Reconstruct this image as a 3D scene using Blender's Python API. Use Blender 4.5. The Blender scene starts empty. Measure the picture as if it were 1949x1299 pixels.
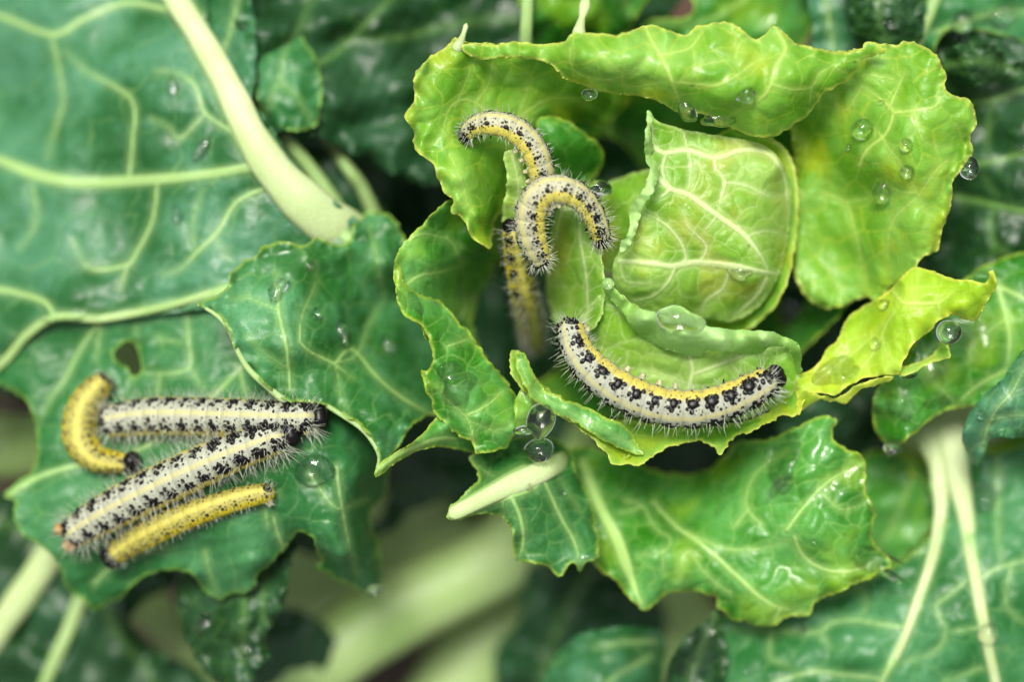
import bpy, math, random
import numpy as np
from mathutils import Vector, Matrix
from mathutils.bvhtree import BVHTree
random.seed(7); RNG = np.random.default_rng(7)
C = bpy.context.scene.collection
R = math.radians

# ---------------------------------------------------------------- camera, sky, sun
CAM_H = 0.42                      # metres above the plane of the caterpillars
S = 0.160 / 1949.0                # metres per photograph pixel in that plane
scene = bpy.context.scene
cam = bpy.data.cameras.new('camera'); camo = bpy.data.objects.new('camera', cam); C.objects.link(camo)
camo.location = (0, 0, CAM_H); camo.rotation_euler = (0, 0, 0)
cam.sensor_width = 36; cam.lens = 36 * CAM_H / 0.160
cam.clip_start = 0.01; cam.clip_end = 200
cam.dof.use_dof = True; cam.dof.focus_distance = CAM_H - 0.003; cam.dof.aperture_fstop = 4.2
cam.dof.aperture_blades = 8
scene.camera = camo
SUN_EL, SUN_AZ = 68, -18
w = bpy.data.worlds.new('World'); scene.world = w; w.use_nodes = True
nt = w.node_tree; bg = nt.nodes['Background']
sky = nt.nodes.new('ShaderNodeTexSky'); sky.sky_type = 'NISHITA'; sky.sun_disc = False
sky.sun_elevation = R(SUN_EL); sky.sun_rotation = R(SUN_AZ)
sky.air_density = 1.0; sky.dust_density = 4.0; sky.ozone_density = 1.0
hsv = nt.nodes.new('ShaderNodeHueSaturation'); hsv.inputs['Saturation'].default_value = 0.15   # cloud cover greys the sky
nt.links.new(sky.outputs[0], hsv.inputs['Color']); nt.links.new(hsv.outputs[0], bg.inputs[0])
bg.inputs[1].default_value = 0.05
sun = bpy.data.lights.new('sun', 'SUN'); suno = bpy.data.objects.new('sun', sun); C.objects.link(suno)
sun.energy = 1.5; sun.angle = R(19); sun.color = (1.0, 0.96, 0.88)
# sun_rotation 0 is +Y, turning clockwise seen from above
sd = Vector((math.sin(R(SUN_AZ)) * math.cos(R(SUN_EL)), math.cos(R(SUN_AZ)) * math.cos(R(SUN_EL)), math.sin(R(SUN_EL))))
suno.rotation_euler = sd.to_track_quat('Z', 'Y').to_euler(); suno.location = (0.1, 0.3, 1)
vs = scene.view_settings; vs.view_transform = 'Standard'; vs.look = 'None'; vs.gamma = 1; vs.use_curve_mapping = False
vs.exposure = 1.7
scene.render.engine = 'CYCLES'
scene.cycles.max_bounces = 12; scene.cycles.transmission_bounces = 10; scene.cycles.diffuse_bounces = 5
scene.cycles.transparent_max_bounces = 8

# ---------------------------------------------------------------- helpers
def W(x, y, z):
    """photograph position x, y (px of the focal plane) at height z (mm) -> metres"""
    z = z * 0.001; k = S * (CAM_H - z) / CAM_H
    return ((x - 974.5) * k, (649.5 - y) * k, z)

def tag(o, label=None, cat=None, group=None, kind=None):
    for k, v in (('label', label), ('category', cat), ('group', group), ('kind', kind)):
        if v: o[k] = v
    return o

def link(name, me, mat=None, parent=None):
    o = bpy.data.objects.new(name, me); C.objects.link(o)
    if mat and not me.materials: me.materials.append(mat)
    if parent: o.parent = parent; o.matrix_parent_inverse = parent.matrix_world.inverted() if False else Matrix.Identity(4)
    return o

def empty(name, loc=(0, 0, 0)):
    o = bpy.data.objects.new(name, None); C.objects.link(o); o.location = loc; o.empty_display_size = 0.005
    return o

def np_mesh(name, verts, faces, smooth=True, attrs=None):
    """faces: (n,4) or (n,3) int array or list of those"""
    if isinstance(faces, np.ndarray): faces = [faces]
    faces = [f for f in faces if len(f)]
    me = bpy.data.meshes.new(name)
    nl = sum(f.size for f in faces); nf = sum(len(f) for f in faces)
    me.vertices.add(len(verts)); me.vertices.foreach_set('co', np.asarray(verts, np.float32).ravel())
    me.loops.add(nl); me.loops.foreach_set('vertex_index', np.concatenate([f.ravel() for f in faces]).astype(np.int32))
    me.polygons.add(nf)
    tot = np.concatenate([np.full(len(f), f.shape[1]) for f in faces]).astype(np.int32)
    st = np.concatenate([[0], np.cumsum(tot)[:-1]]).astype(np.int32)
    me.polygons.foreach_set('loop_start', st); me.polygons.foreach_set('loop_total', tot)
    me.update(calc_edges=True); me.validate()
    if smooth: me.polygons.foreach_set('use_smooth', np.ones(len(me.polygons), bool))
    for k, v in (attrs or {}).items():
        a = me.attributes.new(k, 'FLOAT', 'POINT'); a.data.foreach_set('value', np.asarray(v, np.float32))
    return me

def catmull(P, step, closed=False):
    P = np.array(P, float); n = len(P); out = []
    idx = range(n) if closed else range(n - 1)
    for i in idx:
        if closed: a, b, c, d = P[(i - 1) % n], P[i], P[(i + 1) % n], P[(i + 2) % n]
        else: a, b, c, d = P[max(i - 1, 0)], P[i], P[i + 1], P[min(i + 2, n - 1)]
        m = max(1, int(np.hypot(*(c - b)[:2]) / step))
        t = (np.arange(m) / m)[:, None]
        out.append(0.5 * ((2 * b) + (-a + c) * t + (2 * a - 5 * b + 4 * c - d) * t ** 2 + (-a + 3 * b - 3 * c + d) * t ** 3))
    if not closed: out.append(P[-1][None])
    return np.concatenate(out)

def seg_dist(X, Y, P, closed=False, wid=None, chunk=40000):
    """distance of points to polyline P (n,2); with wid (n,) returns min(d - w). also nearest point"""
    A = P if closed else P[:-1]; B = np.roll(P, -1, 0) if closed else P[1:]
    wa = None if wid is None else wid[:-1]; wb = None if wid is None else wid[1:]
    D = np.empty(len(X)); NX = np.empty(len(X)); NY = np.empty(len(X))
    dx, dy = (B - A).T; L2 = dx * dx + dy * dy + 1e-9
    for s in range(0, len(X), chunk):
        x = X[s:s + chunk, None]; y = Y[s:s + chunk, None]
        t = np.clip(((x - A[:, 0]) * dx + (y - A[:, 1]) * dy) / L2, 0, 1)
        nx = A[:, 0] + t * dx; ny = A[:, 1] + t * dy
        d = np.sqrt((x - nx) ** 2 + (y - ny) ** 2)
        if wid is not None: d = d - (wa + t * (wb - wa))
        j = d.argmin(1); r = np.arange(len(j))
        D[s:s + chunk] = d[r, j]; NX[s:s + chunk] = nx[r, j]; NY[s:s + chunk] = ny[r, j]
    return D, NX, NY

def inside(X, Y, P):
    r = np.zeros(len(X), bool); n = len(P)
    for i in range(n):
        x1, y1 = P[i]; x2, y2 = P[(i + 1) % n]
        if y1 == y2: continue
        m = ((y1 > Y) != (y2 > Y)); 
        if not m.any(): continue
        k = np.nonzero(m)[0]
        xi = x1 + (Y[k] - y1) * (x2 - x1) / (y2 - y1)
        r[k] ^= X[k] < xi
    return r

def hash2(i, j, k):
    h = np.sin(i * 127.1 + j * 311.7 + k * 74.7) * 43758.5453
    return h - np.floor(h)

def voro(X, Y, cell, seed=0.0, jit=0.85):
    """distance (in px) to the nearest border between cells of a jittered lattice"""
    x = X / cell; y = Y / cell; i = np.floor(x); j = np.floor(y)
    best = np.full(x.shape, 9.); bx = np.zeros_like(x); by = np.zeros_like(x)
    pts = []
    for a in range(-2, 3):
        for b in range(-2, 3):
            px = i + a + .5 + jit * (hash2(i + a, j + b, seed) - .5) ; py = j + b + .5 + jit * (hash2(i + a, j + b, seed + 5.3) - .5)
            d = (px - x) ** 2 + (py - y) ** 2
            pts.append((px, py)); m = d < best
            best = np.where(m, d, best); bx = np.where(m, px, bx); by = np.where(m, py, by)
    out = np.full(x.shape, 9.)
    for px, py in pts:
        ex = px - bx; ey = py - by; L = np.sqrt(ex * ex + ey * ey); ok = L > 1e-6
        dd = ((px + bx) * .5 - x) * ex + ((py + by) * .5 - y) * ey
        out = np.where(ok, np.minimum(out, dd / np.where(ok, L, 1)), out)
    return out * cell

def wav(X, Y, scale, seed, n=7):
    r = np.random.default_rng(int(seed)); v = 0
    for k in range(n):
        a = r.uniform(0, 6.283); f = 6.283 / (scale * r.uniform(.6, 1.7)); v = v + np.sin((X * math.cos(a) + Y * math.sin(a)) * f + r.uniform(0, 6.283))
    return v / math.sqrt(n)

class Surf:
    """thin plate spline through height points (mm)"""
    def __init__(s, pts, smooth=0.0):
        P = np.array(pts, float); s.c = P[:, :2] / 100.; n = len(P)
        d = np.hypot(s.c[:, None, 0] - s.c[None, :, 0], s.c[:, None, 1] - s.c[None, :, 1])
        K = np.where(d > 0, d * d * np.log(d + 1e-12), 0) + np.eye(n) * smooth
        Q = np.hstack([np.ones((n, 1)), s.c]); A = np.zeros((n + 3, n + 3)); A[:n, :n] = K; A[:n, n:] = Q; A[n:, :n] = Q.T
        b = np.zeros(n + 3); b[:n] = P[:, 2]
        s.w = np.linalg.lstsq(A, b, rcond=None)[0]
    def __call__(s, X, Y):
        X = np.atleast_1d(np.asarray(X, float)) / 100.; Y = np.atleast_1d(np.asarray(Y, float)) / 100.; n = len(s.c); out = s.w[n] + s.w[n + 1] * X + s.w[n + 2] * Y
        for k in range(n):
            d2 = (X - s.c[k, 0]) ** 2 + (Y - s.c[k, 1]) ** 2
            out = out + s.w[k] * 0.5 * d2 * np.log(d2 + 1e-12)
        return out

# ---------------------------------------------------------------- materials
def newmat(name):
    m = bpy.data.materials.new(name); m.use_nodes = True; n = m.node_tree; n.nodes.clear(); return m, n
class NG:
    def __init__(s, n): s.n = n
    def __call__(s, typ, inp=None, **kw):
        nd = s.n.nodes.new(typ)
        for k, v in kw.items(): setattr(nd, k, v)
        for k, v in (inp or {}).items():
            if isinstance(v, bpy.types.NodeSocket): s.n.links.new(v, nd.inputs[k])
            else: nd.inputs[k].default_value = v
        return nd
    def mix(s, f, a, b, mode='MIX'):
        nd = s.n.nodes.new('ShaderNodeMix'); nd.data_type = 'RGBA'; nd.blend_type = mode
        for sock, v in ((nd.inputs[0], f), (nd.inputs[6], a), (nd.inputs[7], b)):
            if isinstance(v, bpy.types.NodeSocket): s.n.links.new(v, sock)
            else: sock.default_value = v if not isinstance(v, tuple) else tuple(v) + (1,) * (4 - len(v))
        return nd.outputs[2]
    def math(s, op, a, b=0.0, c=0.0, clamp=False):
        nd = s.n.nodes.new('ShaderNodeMath'); nd.operation = op; nd.use_clamp = clamp
        for i, v in enumerate((a, b, c)):
            if isinstance(v, bpy.types.NodeSocket): s.n.links.new(v, nd.inputs[i])
            else: nd.inputs[i].default_value = v
        return nd.outputs[0]
    def ramp(s, v, lo, hi, a=0.0, b=1.0, smooth=True):
        nd = s('ShaderNodeMapRange', {0: v, 1: lo, 2: hi, 3: a, 4: b}); nd.interpolation_type = 'SMOOTHSTEP' if smooth else 'LINEAR'; return nd.outputs[0]
    def attr(s, name): return s('ShaderNodeAttribute', attribute_name=name).outputs['Fac']

def leafmat(name, blade, blade2, vein, edge=None, netc=None, rough=0.42, transl=0.30, bloom=(0.16, 0.30, 0.24), bloom_amt=0.25, net_amt=0.45, yel=None, yel_amt=0.0, wet=0.0):
    m, n = newmat(name); g = NG(n)
    co = g('ShaderNodeTexCoord').outputs['Object']
    n1 = g('ShaderNodeTexNoise', {'Vector': co, 'Scale': 55.0, 'Detail': 4.0, 'Roughness': .6}).outputs[0]
    n2 = g('ShaderNodeTexNoise', {'Vector': co, 'Scale': 260.0, 'Detail': 5.0, 'Roughness': .65}).outputs[0]
    n3 = g('ShaderNodeTexNoise', {'Vector': co, 'Scale': 1900.0, 'Detail': 3.0, 'Roughness': .7}).outputs[0]
    c = g.mix(g.ramp(n1, .36, .64), blade, blade2)
    # dusty wax bloom in patches
    bl = g.math('MULTIPLY', g.ramp(g.math('ADD', g.math('MULTIPLY', n2, .28), g.math('MULTIPLY', n1, .85)), .46, .72), bloom_amt)
    bl = g.math('MULTIPLY', bl, g.ramp(n3, .25, .75, .55, 1.2))
    c = g.mix(bl, c, bloom)
    if yel: c = g.mix(g.math('MULTIPLY', g.ramp(g('ShaderNodeTexNoise', {'Vector': co, 'Scale': 85.0, 'Detail': 2.0, 'W': 3.0}, noise_dimensions='4D').outputs[0], .5, .66), yel_amt), c, yel)
    # fine vein nets
    net = g.attr('net'); net2 = g.attr('netfine')
    nc = netc or tuple(.5 * a + .5 * b for a, b in zip(blade2, vein))
    c = g.mix(g.math('MULTIPLY', g.ramp(net2, 1.6, 0.2), net_amt * .38), c, nc)
    c = g.mix(g.math('MULTIPLY', g.ramp(net, 3.0, 0.6), net_amt), c, nc)
    vd = g.attr('vein')
    vm = g.math('MULTIPLY', g.ramp(vd, 1.9, -1.4), .85)
    halo = g.math('MULTIPLY', g.ramp(vd, 16.0, 0.0), .22)
    c = g.mix(halo, c, vein)
    c = g.mix(vm, c, vein)
    if edge:
        ed = g.math('ADD', g.attr('edge'), g.math('MULTIPLY', g.math('SUBTRACT', n2, .5), 10.0))
        c = g.mix(g.math('MULTIPLY', g.ramp(ed, 7.5, 1.0), .62), c, edge)
    # little blemishes
    sp = g('ShaderNodeTexVoronoi', {'Vector': co, 'Scale': 210.0, 'Randomness': 1.0}).outputs['Distance']
    c = g.mix(g.math('MULTIPLY', g.ramp(sp, .10, .05), g.ramp(n2, .5, .62, 0, .5)), c, tuple(.35 * x for x in blade))
    b1 = g('ShaderNodeBump', {'Height': n3, 'Strength': .35, 'Distance': .00012}).outputs[0]
    b2 = g('ShaderNodeBump', {'Height': n2, 'Strength': .5, 'Distance': .0008, 'Normal': b1}).outputs[0]
    rg = g.ramp(n2, .3, .75, rough - .10, rough + .16)
    p = g('ShaderNodeBsdfPrincipled', {'Base Color': c, 'Roughness': rg, 'Normal': b2, 'Specular IOR Level': .42, 'Coat Weight': g.math('MULTIPLY', g.ramp(g('ShaderNodeTexNoise', {'Vector': co, 'Scale': 75.0, 'Detail': 3.0, 'Roughness': .6}).outputs[0], .50, .56), wet), 'Coat Roughness': .09})
    tc = g.mix(.5, c, g.mix(1.0, c, (1.0, 1.15, .35, 1), 'MULTIPLY'))
    hs = g('ShaderNodeHueSaturation', {'Saturation': 1.15, 'Value': 1.5, 'Color': tc}).outputs[0]
    t = g('ShaderNodeBsdfTranslucent', {'Color': hs, 'Normal': b2})
    mx = g('ShaderNodeMixShader', {0: transl, 1: p.outputs[0], 2: t.outputs[0]})
    out = g('ShaderNodeOutputMaterial', {0: mx.outputs[0]})
    return m

M = {}
PV = (.50, .66, .30)
M['blue']  = leafmat('blue green leaf', (.015, .100, .022), (.028, .150, .036), (.34, .52, .18), None, rough=.38, transl=.20, bloom=(.105, .28, .18), bloom_amt=.60, net_amt=.34)  # wax bloom, made stronger to paint in some sheen of the sky
M['dusty'] = leafmat('dusty green leaf', (.022, .135, .022), (.044, .20, .040), (.32, .52, .16), (.34, .50, .06), rough=.40, transl=.25, bloom=(.13, .37, .20), bloom_amt=.55, net_amt=.34, wet=.65)
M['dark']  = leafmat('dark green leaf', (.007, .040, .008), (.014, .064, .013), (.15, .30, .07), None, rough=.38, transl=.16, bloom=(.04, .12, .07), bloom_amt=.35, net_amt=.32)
M['green'] = leafmat('fresh green leaf', (.030, .19, .010), (.075, .30, .020), (.44, .64, .20), (.42, .54, .06), rough=.36, transl=.28, bloom=(.17, .46, .18), bloom_amt=.40, net_amt=.38, yel=(.26, .44, .015), yel_amt=.5, wet=.7)
M['frill'] = leafmat('yellow green leaf', (.14, .37, .020), (.28, .49, .035), (.50, .64, .16), (.62, .62, .14), netc=(.38, .52, .06), rough=.40, transl=.38, bloom=(.20, .50, .20), bloom_amt=.35, net_amt=.60, yel=(.40, .50, .02), yel_amt=.8, wet=.2)
M['heart'] = leafmat('pale heart leaf', (.17, .39, .020), (.33, .50, .055), (.68, .74, .42), (.56, .68, .26), rough=.38, transl=.38, bloom=(.30, .54, .24), bloom_amt=.30, net_amt=.50, yel=(.44, .46, .06), yel_amt=.7)
M['rim']   = leafmat('pale waxy rim', (.28, .50, .10), (.40, .60, .20), (.56, .70, .32), None, rough=.42, transl=.34, bloom=(.46, .66, .38), bloom_amt=.40, net_amt=.2)
M['yellow'] = leafmat('yellowing leaf', (.28, .48, .014), (.42, .58, .03), (.60, .70, .18), (.68, .66, .12), rough=.36, transl=.38, bloom=(.40, .62, .12), bloom_amt=.25, net_amt=.35, yel=(.56, .56, .02), yel_amt=.6, wet=.2)
M['lower'] = leafmat('bluish lower leaf', (.018, .130, .026), (.036, .185, .042), (.36, .56, .20), (.24, .44, .06), rough=.38, transl=.25, bloom=(.11, .31, .155), bloom_amt=.45, net_amt=.30)

def ribmat(name, col, col2):
    m, n = newmat(name); g = NG(n); co = g('ShaderNodeTexCoord').outputs['Object']
    n1 = g('ShaderNodeTexNoise', {'Vector': co, 'Scale': 90.0, 'Detail': 5.0}).outputs[0]
    n3 = g('ShaderNodeTexNoise', {'Vector': co, 'Scale': 900.0, 'Detail': 3.0}).outputs[0]
    st = g('ShaderNodeTexNoise', {'Vector': g('ShaderNodeCombineXYZ', {0: g.math('MULTIPLY', g.attr('along'), 30.), 1: g.math('MULTIPLY', g.attr('around'), 9.)}).outputs[0], 'Scale': 1.0, 'Detail': 2.0}).outputs[0]
    c = g.mix(g.ramp(n1, .3, .7), col, col2)
    c = g.mix(g.ramp(st, .42, .68, 0, .6), c, tuple(.55 * x for x in col2))
    b = g('ShaderNodeBump', {'Height': g.math('ADD', n3, st), 'Strength': .35, 'Distance': .0003}).outputs[0]
    p = g('ShaderNodeBsdfPrincipled', {'Base Color': c, 'Roughness': .42, 'Normal': b, 'Specular IOR Level': .4, 'Subsurface Weight': .25, 'Subsurface Scale': .002, 'Subsurface Radius': (1, 1, .5)})
    g('ShaderNodeOutputMaterial', {0: p.outputs[0]}); return m
M['rib'] = ribmat('pale midrib', (.38, .50, .20), (.50, .60, .32))
M['rib_green'] = ribmat('green midrib', (.24, .40, .12), (.36, .50, .20))
M['stalk'] = ribmat('leaf stalk', (.28, .44, .13), (.38, .52, .21))
M['trunk'] = ribmat('plant stem', (.16, .20, .09), (.24, .26, .13))

def watermat():
    m, n = newmat('water'); g = NG(n)
    p = g('ShaderNodeBsdfPrincipled', {'Base Color': (1, 1, 1, 1), 'Roughness': 0.0, 'IOR': 1.333, 'Transmission Weight': 1.0})
    g('ShaderNodeOutputMaterial', {0: p.outputs[0]}); return m
M['water'] = watermat()

def soilmat():
    m, n = newmat('soil'); g = NG(n); co = g('ShaderNodeTexCoord').outputs['Object']
    n1 = g('ShaderNodeTexNoise', {'Vector': co, 'Scale': 22.0, 'Detail': 8.0, 'Roughness': .65}).outputs[0]
    n2 = g('ShaderNodeTexNoise', {'Vector': co, 'Scale': 6.0, 'Detail': 3.0}).outputs[0]
    c = g.mix(g.ramp(n1, .3, .7), (.020, .014, .008, 1), (.06, .040, .024, 1)); c = g.mix(g.ramp(n2, .55, .7, 0, .6), c, (.08, .035, .02, 1))
    b = g('ShaderNodeBump', {'Height': n1, 'Strength': 1.0, 'Distance': .006}).outputs[0]
    p = g('ShaderNodeBsdfPrincipled', {'Base Color': c, 'Roughness': .9, 'Normal': b}); g('ShaderNodeOutputMaterial', {0: p.outputs[0]}); return m
M['soil'] = soilmat()

# ---------------------------------------------------------------- leaf builder
LEAVES = []          # (verts, faces) of every blade, for resting things on
def leaf(mat, outline, ctrl, veins=(), step=4.0, holes=(), thick=0.26, name='leaf', parent=None, label=None,
         cell=46, pucker=0.45, wave=0.5, wscale=120, serr=2.0, ruffle=1.2, seed=1, net=True, vh=0.16, osmooth=5.0, vk=1.0):
    o2 = catmull([(p[0], p[1]) for p in outline], osmooth, True)
    # toothed, slightly uneven margin
    nx = np.roll(o2, -1, 0) - np.roll(o2, 1, 0); nx = np.stack([nx[:, 1], -nx[:, 0]], 1) / (np.hypot(*nx.T)[:, None] + 1e-9)
    amp = serr * (.6 * wav(o2[:, 0], o2[:, 1], 26, seed + 11) + .5 * wav(o2[:, 0], o2[:, 1], 11, seed + 12))
    o2 = o2 + nx * amp[:, None]
    hs = [catmull(h, 5.0, True) for h in holes]
    pts = [p for p in outline if len(p) > 2] + list(ctrl)
    sf = Surf(pts, 0.002)
    x0, y0 = o2.min(0) - step; x1, y1 = o2.max(0) + step
    gx = np.arange(x0, x1 + step, step); gy = np.arange(y0, y1 + step, step)
    X, Y = np.meshgrid(gx, gy); sh = X.shape; X = X.ravel().copy(); Y = Y.ravel().copy()
    ins = inside(X, Y, o2)
    for h in hs: ins &= ~inside(X, Y, h)
    I = ins.reshape(sh); any4 = I[:-1, :-1] | I[1:, :-1] | I[:-1, 1:] | I[1:, 1:]
    idx = np.arange(X.size).reshape(sh)
    Q = np.stack([idx[:-1, :-1], idx[:-1, 1:], idx[1:, 1:], idx[1:, :-1]], -1)[any4]
    used = np.unique(Q); remap = -np.ones(X.size, int); remap[used] = np.arange(len(used)); Q = remap[Q]
    X = X[used]; Y = Y[used]; ins = ins[used]
    D, NX, NY = seg_dist(X, Y, o2, True)
    for h in hs:
        d, a, b = seg_dist(X, Y, h, True); m = d < D; D = np.where(m, d, D); NX = np.where(m, a, NX); NY = np.where(m, b, NY)
    out = ~ins; X[out] = NX[out]; Y[out] = NY[out]; D[out] = 0
    near = ins & (D < step * .35); X[near] = NX[near]; Y[near] = NY[near]; D[near] = 0
    vein = np.full(len(X), 60.0)
    vp = []
    for v in veins:
        w0, w1, P = v[0], v[1], v[2]
        q = catmull(P, 9.0); q = q + .6 * np.stack([wav(q[:, 0], q[:, 1], 34, seed + 3), wav(q[:, 0], q[:, 1], 34, seed + 4)], 1) * min(1, 4 / max(w0, 2))
        tq = np.linspace(0, 1, len(q)); k_ = (.60 if w0 < 9 else .60 if w0 < 15 else .74) * vk
        ww = np.linspace(w0 * .5, w1 * .5, len(q)) * k_ * np.clip((1 - tq) / .3, .25, 1); vp.append((q, ww))
        d, _, _ = seg_dist(X, Y, q, False, ww - np.clip(1.7 - ww, 0, 2) * .5); vein = np.minimum(vein, d)
    wx = X + 7 * wav(X, Y, 70, seed + 5); wy = Y + 7 * wav(X, Y, 70, seed + 6)
    ng = voro(wx, wy, cell, seed * 1.7) if net else np.full(len(X), 30.)
    nf = voro(wx, wy, cell * .34, seed * 2.9 + 1) if net and step < 6 else np.full(len(X), 30.)
    # tissue bulges up between the veins
    dv = np.clip(vein, 0, None)
    bulge = pucker * (.55 * (1 - np.exp(-(np.minimum(ng, dv) / (cell * .30)) ** 2)) + .75 * (1 - np.exp(-(dv / 24.0) ** 1.5)))
    Z = sf(X, Y) + bulge + .05 * np.minimum(nf, 5) / 5
    Z += wave * wav(X, Y, wscale, seed + 7) + .13 * wave * wav(X, Y, wscale * .35, seed + 8)
    Z += ruffle * np.exp(-D / 20.0) * wav(X, Y, 62, seed + 9) + .38 * ruffle * np.exp(-D / 9.0) * wav(X, Y, 26, seed + 10)
    Z += vh * np.clip(-vein / 3.0 + .4, 0, 1)
    for q, ww in vp:
        if ww.max() > 7:
            d, _, _ = seg_dist(X, Y, q); m_ = ww.max(); Z += .018 * m_ * np.exp(-(d / (1.5 * m_)) ** 2)
    Z -= .35 * np.exp(-D / 5.0)
    k = S * (CAM_H - Z * .001) / CAM_H
    V = np.stack([(X - 974.5) * k, (649.5 - Y) * k, Z * .001], 1)
    t = thick * .001 * (.35 + .65 * np.clip(D / 10.0, 0, 1))
    V2 = V.copy(); V2[:, 2] -= t
    n = len(V)
    Q = Q[:, ::-1]                                      # face up
    E = np.concatenate([Q[:, [0, 1]], Q[:, [1, 2]], Q[:, [2, 3]], Q[:, [3, 0]]]); Es = np.sort(E, 1)
    key = Es[:, 0] * n + Es[:, 1]; u, inv, cnt = np.unique(key, return_inverse=True, return_counts=True)
    be = E[cnt[inv] == 1]
    rim = np.stack([be[:, 1], be[:, 0], be[:, 0] + n, be[:, 1] + n], 1)
    F = np.concatenate([Q, Q[:, ::-1] + n, rim])
    A = dict(vein=np.tile(vein, 2), net=np.tile(ng, 2), netfine=np.tile(nf, 2), edge=np.tile(D, 2))
    me = np_mesh(name, np.concatenate([V, V2]), F, attrs=A)
    o = link(name, me, M[mat], parent)
    if label: o['label'] = label
    LEAVES.append((V, Q))
    o_s = sf
    class H: pass
    h = H(); h.o = o; h.sf = sf
    return h

def rib(h, P, w0, w1, mat='rib', flat=.75, name='midrib', parent=None, z=None, emb=.25, seg=16, label=None, step=9.0, sink=0.0):
    """thick midrib half sunk into blade h, or free in space when the points carry their own height"""
    P = np.array(P, float); q = catmull(P, step)
    m = len(q); wl = np.array(w0 if isinstance(w0, (list, tuple)) else [w0, w1], float) * .5; ww = np.interp(np.linspace(0, 1, m), np.linspace(0, 1, len(wl)), wl) * (1 + .03 * np.sin(np.arange(m) * .55))
    if q.shape[1] > 2: zz = q[:, 2]
    else: zz = h.sf(q[:, 0], q[:, 1]) + emb + .15
    zz = zz - sink
    c = np.array([W(a, b, c_) for a, b, c_ in zip(q[:, 0], q[:, 1], zz)])
    T = np.gradient(c, axis=0); T /= np.linalg.norm(T, axis=1)[:, None]
    up = np.tile([0, 0, 1.0], (m, 1)); sd_ = np.cross(T, up); sd_ /= np.linalg.norm(sd_, axis=1)[:, None] + 1e-9; up = np.cross(sd_, T)
    an = np.linspace(0, 2 * math.pi, seg, endpoint=False)
    La = np.concatenate([[0], np.cumsum(np.linalg.norm(np.diff(c, axis=0), axis=1))]); 
    r = ww * S * np.sqrt(np.clip(1 - np.clip(1 - La / (ww[0] * S), 0, 1) ** 2, .03, 1)) * np.sqrt(np.clip(1 - np.clip(1 - (La[-1] - La) / (ww[-1] * S), 0, 1) ** 2, .03, 1))
    V = c[:, None] + (np.cos(an)[None, :, None] * sd_[:, None] * r[:, None, None] + np.sin(an)[None, :, None] * up[:, None] * (r * flat)[:, None, None])
    V = V.reshape(-1, 3)
    V = np.concatenate([V, [c[0] - T[0] * r[0] * .5], [c[-1] + T[-1] * r[-1] * .5]])
    i = np.arange(m - 1)[:, None] * seg; j = np.arange(seg)[None]; j2 = (j + 1) % seg
    F = np.stack([i + j, i + j2, i + seg + j2, i + seg + j], -1).reshape(-1, 4)[:, ::-1]
    jj = np.arange(seg); a = m * seg
    F1 = np.stack([jj, (jj + 1) % seg, np.full(seg, a)], 1); F2 = np.stack([(m - 1) * seg + (jj + 1) % seg, (m - 1) * seg + jj, np.full(seg, a + 1)], 1)
    al = np.concatenate([np.repeat(np.arange(m) * .1, seg), [0, m * .1]]); ar = np.concatenate([np.tile(jj / seg * 6.28, m), [0, 0]])
    me = np_mesh(name, V, [F, F1, F2], attrs=dict(along=al, around=ar))
    o = link(name, me, M[mat], parent if parent else (h.o if h else None))
    if label: o['label'] = label
    return o
# ---------------------------------------------------------------- ground
def ground():
    n = 60; a = np.sinh(np.linspace(-4.4, 4.4, n)) * .25
    X, Y = np.meshgrid(a, a); Z = -0.175 + .006 * wav(X.ravel() * 1000, Y.ravel() * 1000, 60, 5).reshape(X.shape) * np.exp(-np.hypot(X, Y))
    V = np.stack([X.ravel(), Y.ravel(), Z.ravel()], 1); i = np.arange(n * n).reshape(n, n)
    Q = np.stack([i[:-1, :-1], i[:-1, 1:], i[1:, 1:], i[1:, :-1]], -1).reshape(-1, 4)
    tag(link('ground', np_mesh('ground', V, Q), M['soil']), 'dark reddish brown garden soil under the cabbage', kind='structure')
ground()

plant = empty('cabbage_plant', (0, 0, 0))
tag(plant, 'caterpillar-eaten cabbage with a pale green heart and wide blue-green outer leaves', 'cabbage plant')
def L(*a, **k): return leaf(*a, parent=plant, **k)

# stem of the plant, straight down from the heart into the soil
rib(None, [(1190, 560, -40), (1195, 570, -90), (1200, 580, -180)], 330, 420, 'trunk', 1.0, 'stem', plant, step=60)

# ================= far, blurred foliage =================
# dark leaf bottom left
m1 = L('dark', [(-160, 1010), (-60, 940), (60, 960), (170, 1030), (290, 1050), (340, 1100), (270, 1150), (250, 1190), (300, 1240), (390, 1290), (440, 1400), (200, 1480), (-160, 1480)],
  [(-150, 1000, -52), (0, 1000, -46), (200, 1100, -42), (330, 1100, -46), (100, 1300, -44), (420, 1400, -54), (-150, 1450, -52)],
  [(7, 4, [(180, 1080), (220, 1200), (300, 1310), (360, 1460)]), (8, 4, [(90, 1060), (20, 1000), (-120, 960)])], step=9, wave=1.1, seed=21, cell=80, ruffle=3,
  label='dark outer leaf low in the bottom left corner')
rib(m1, [(110, 1035), (60, 1110), (0, 1195), (-90, 1320)], 66, 52, 'rib', emb=2.0)
rib(m1, [(160, 1120), (130, 1200), (90, 1290), (50, 1400)], 30, 22, 'rib_green', emb=1.4)
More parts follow.
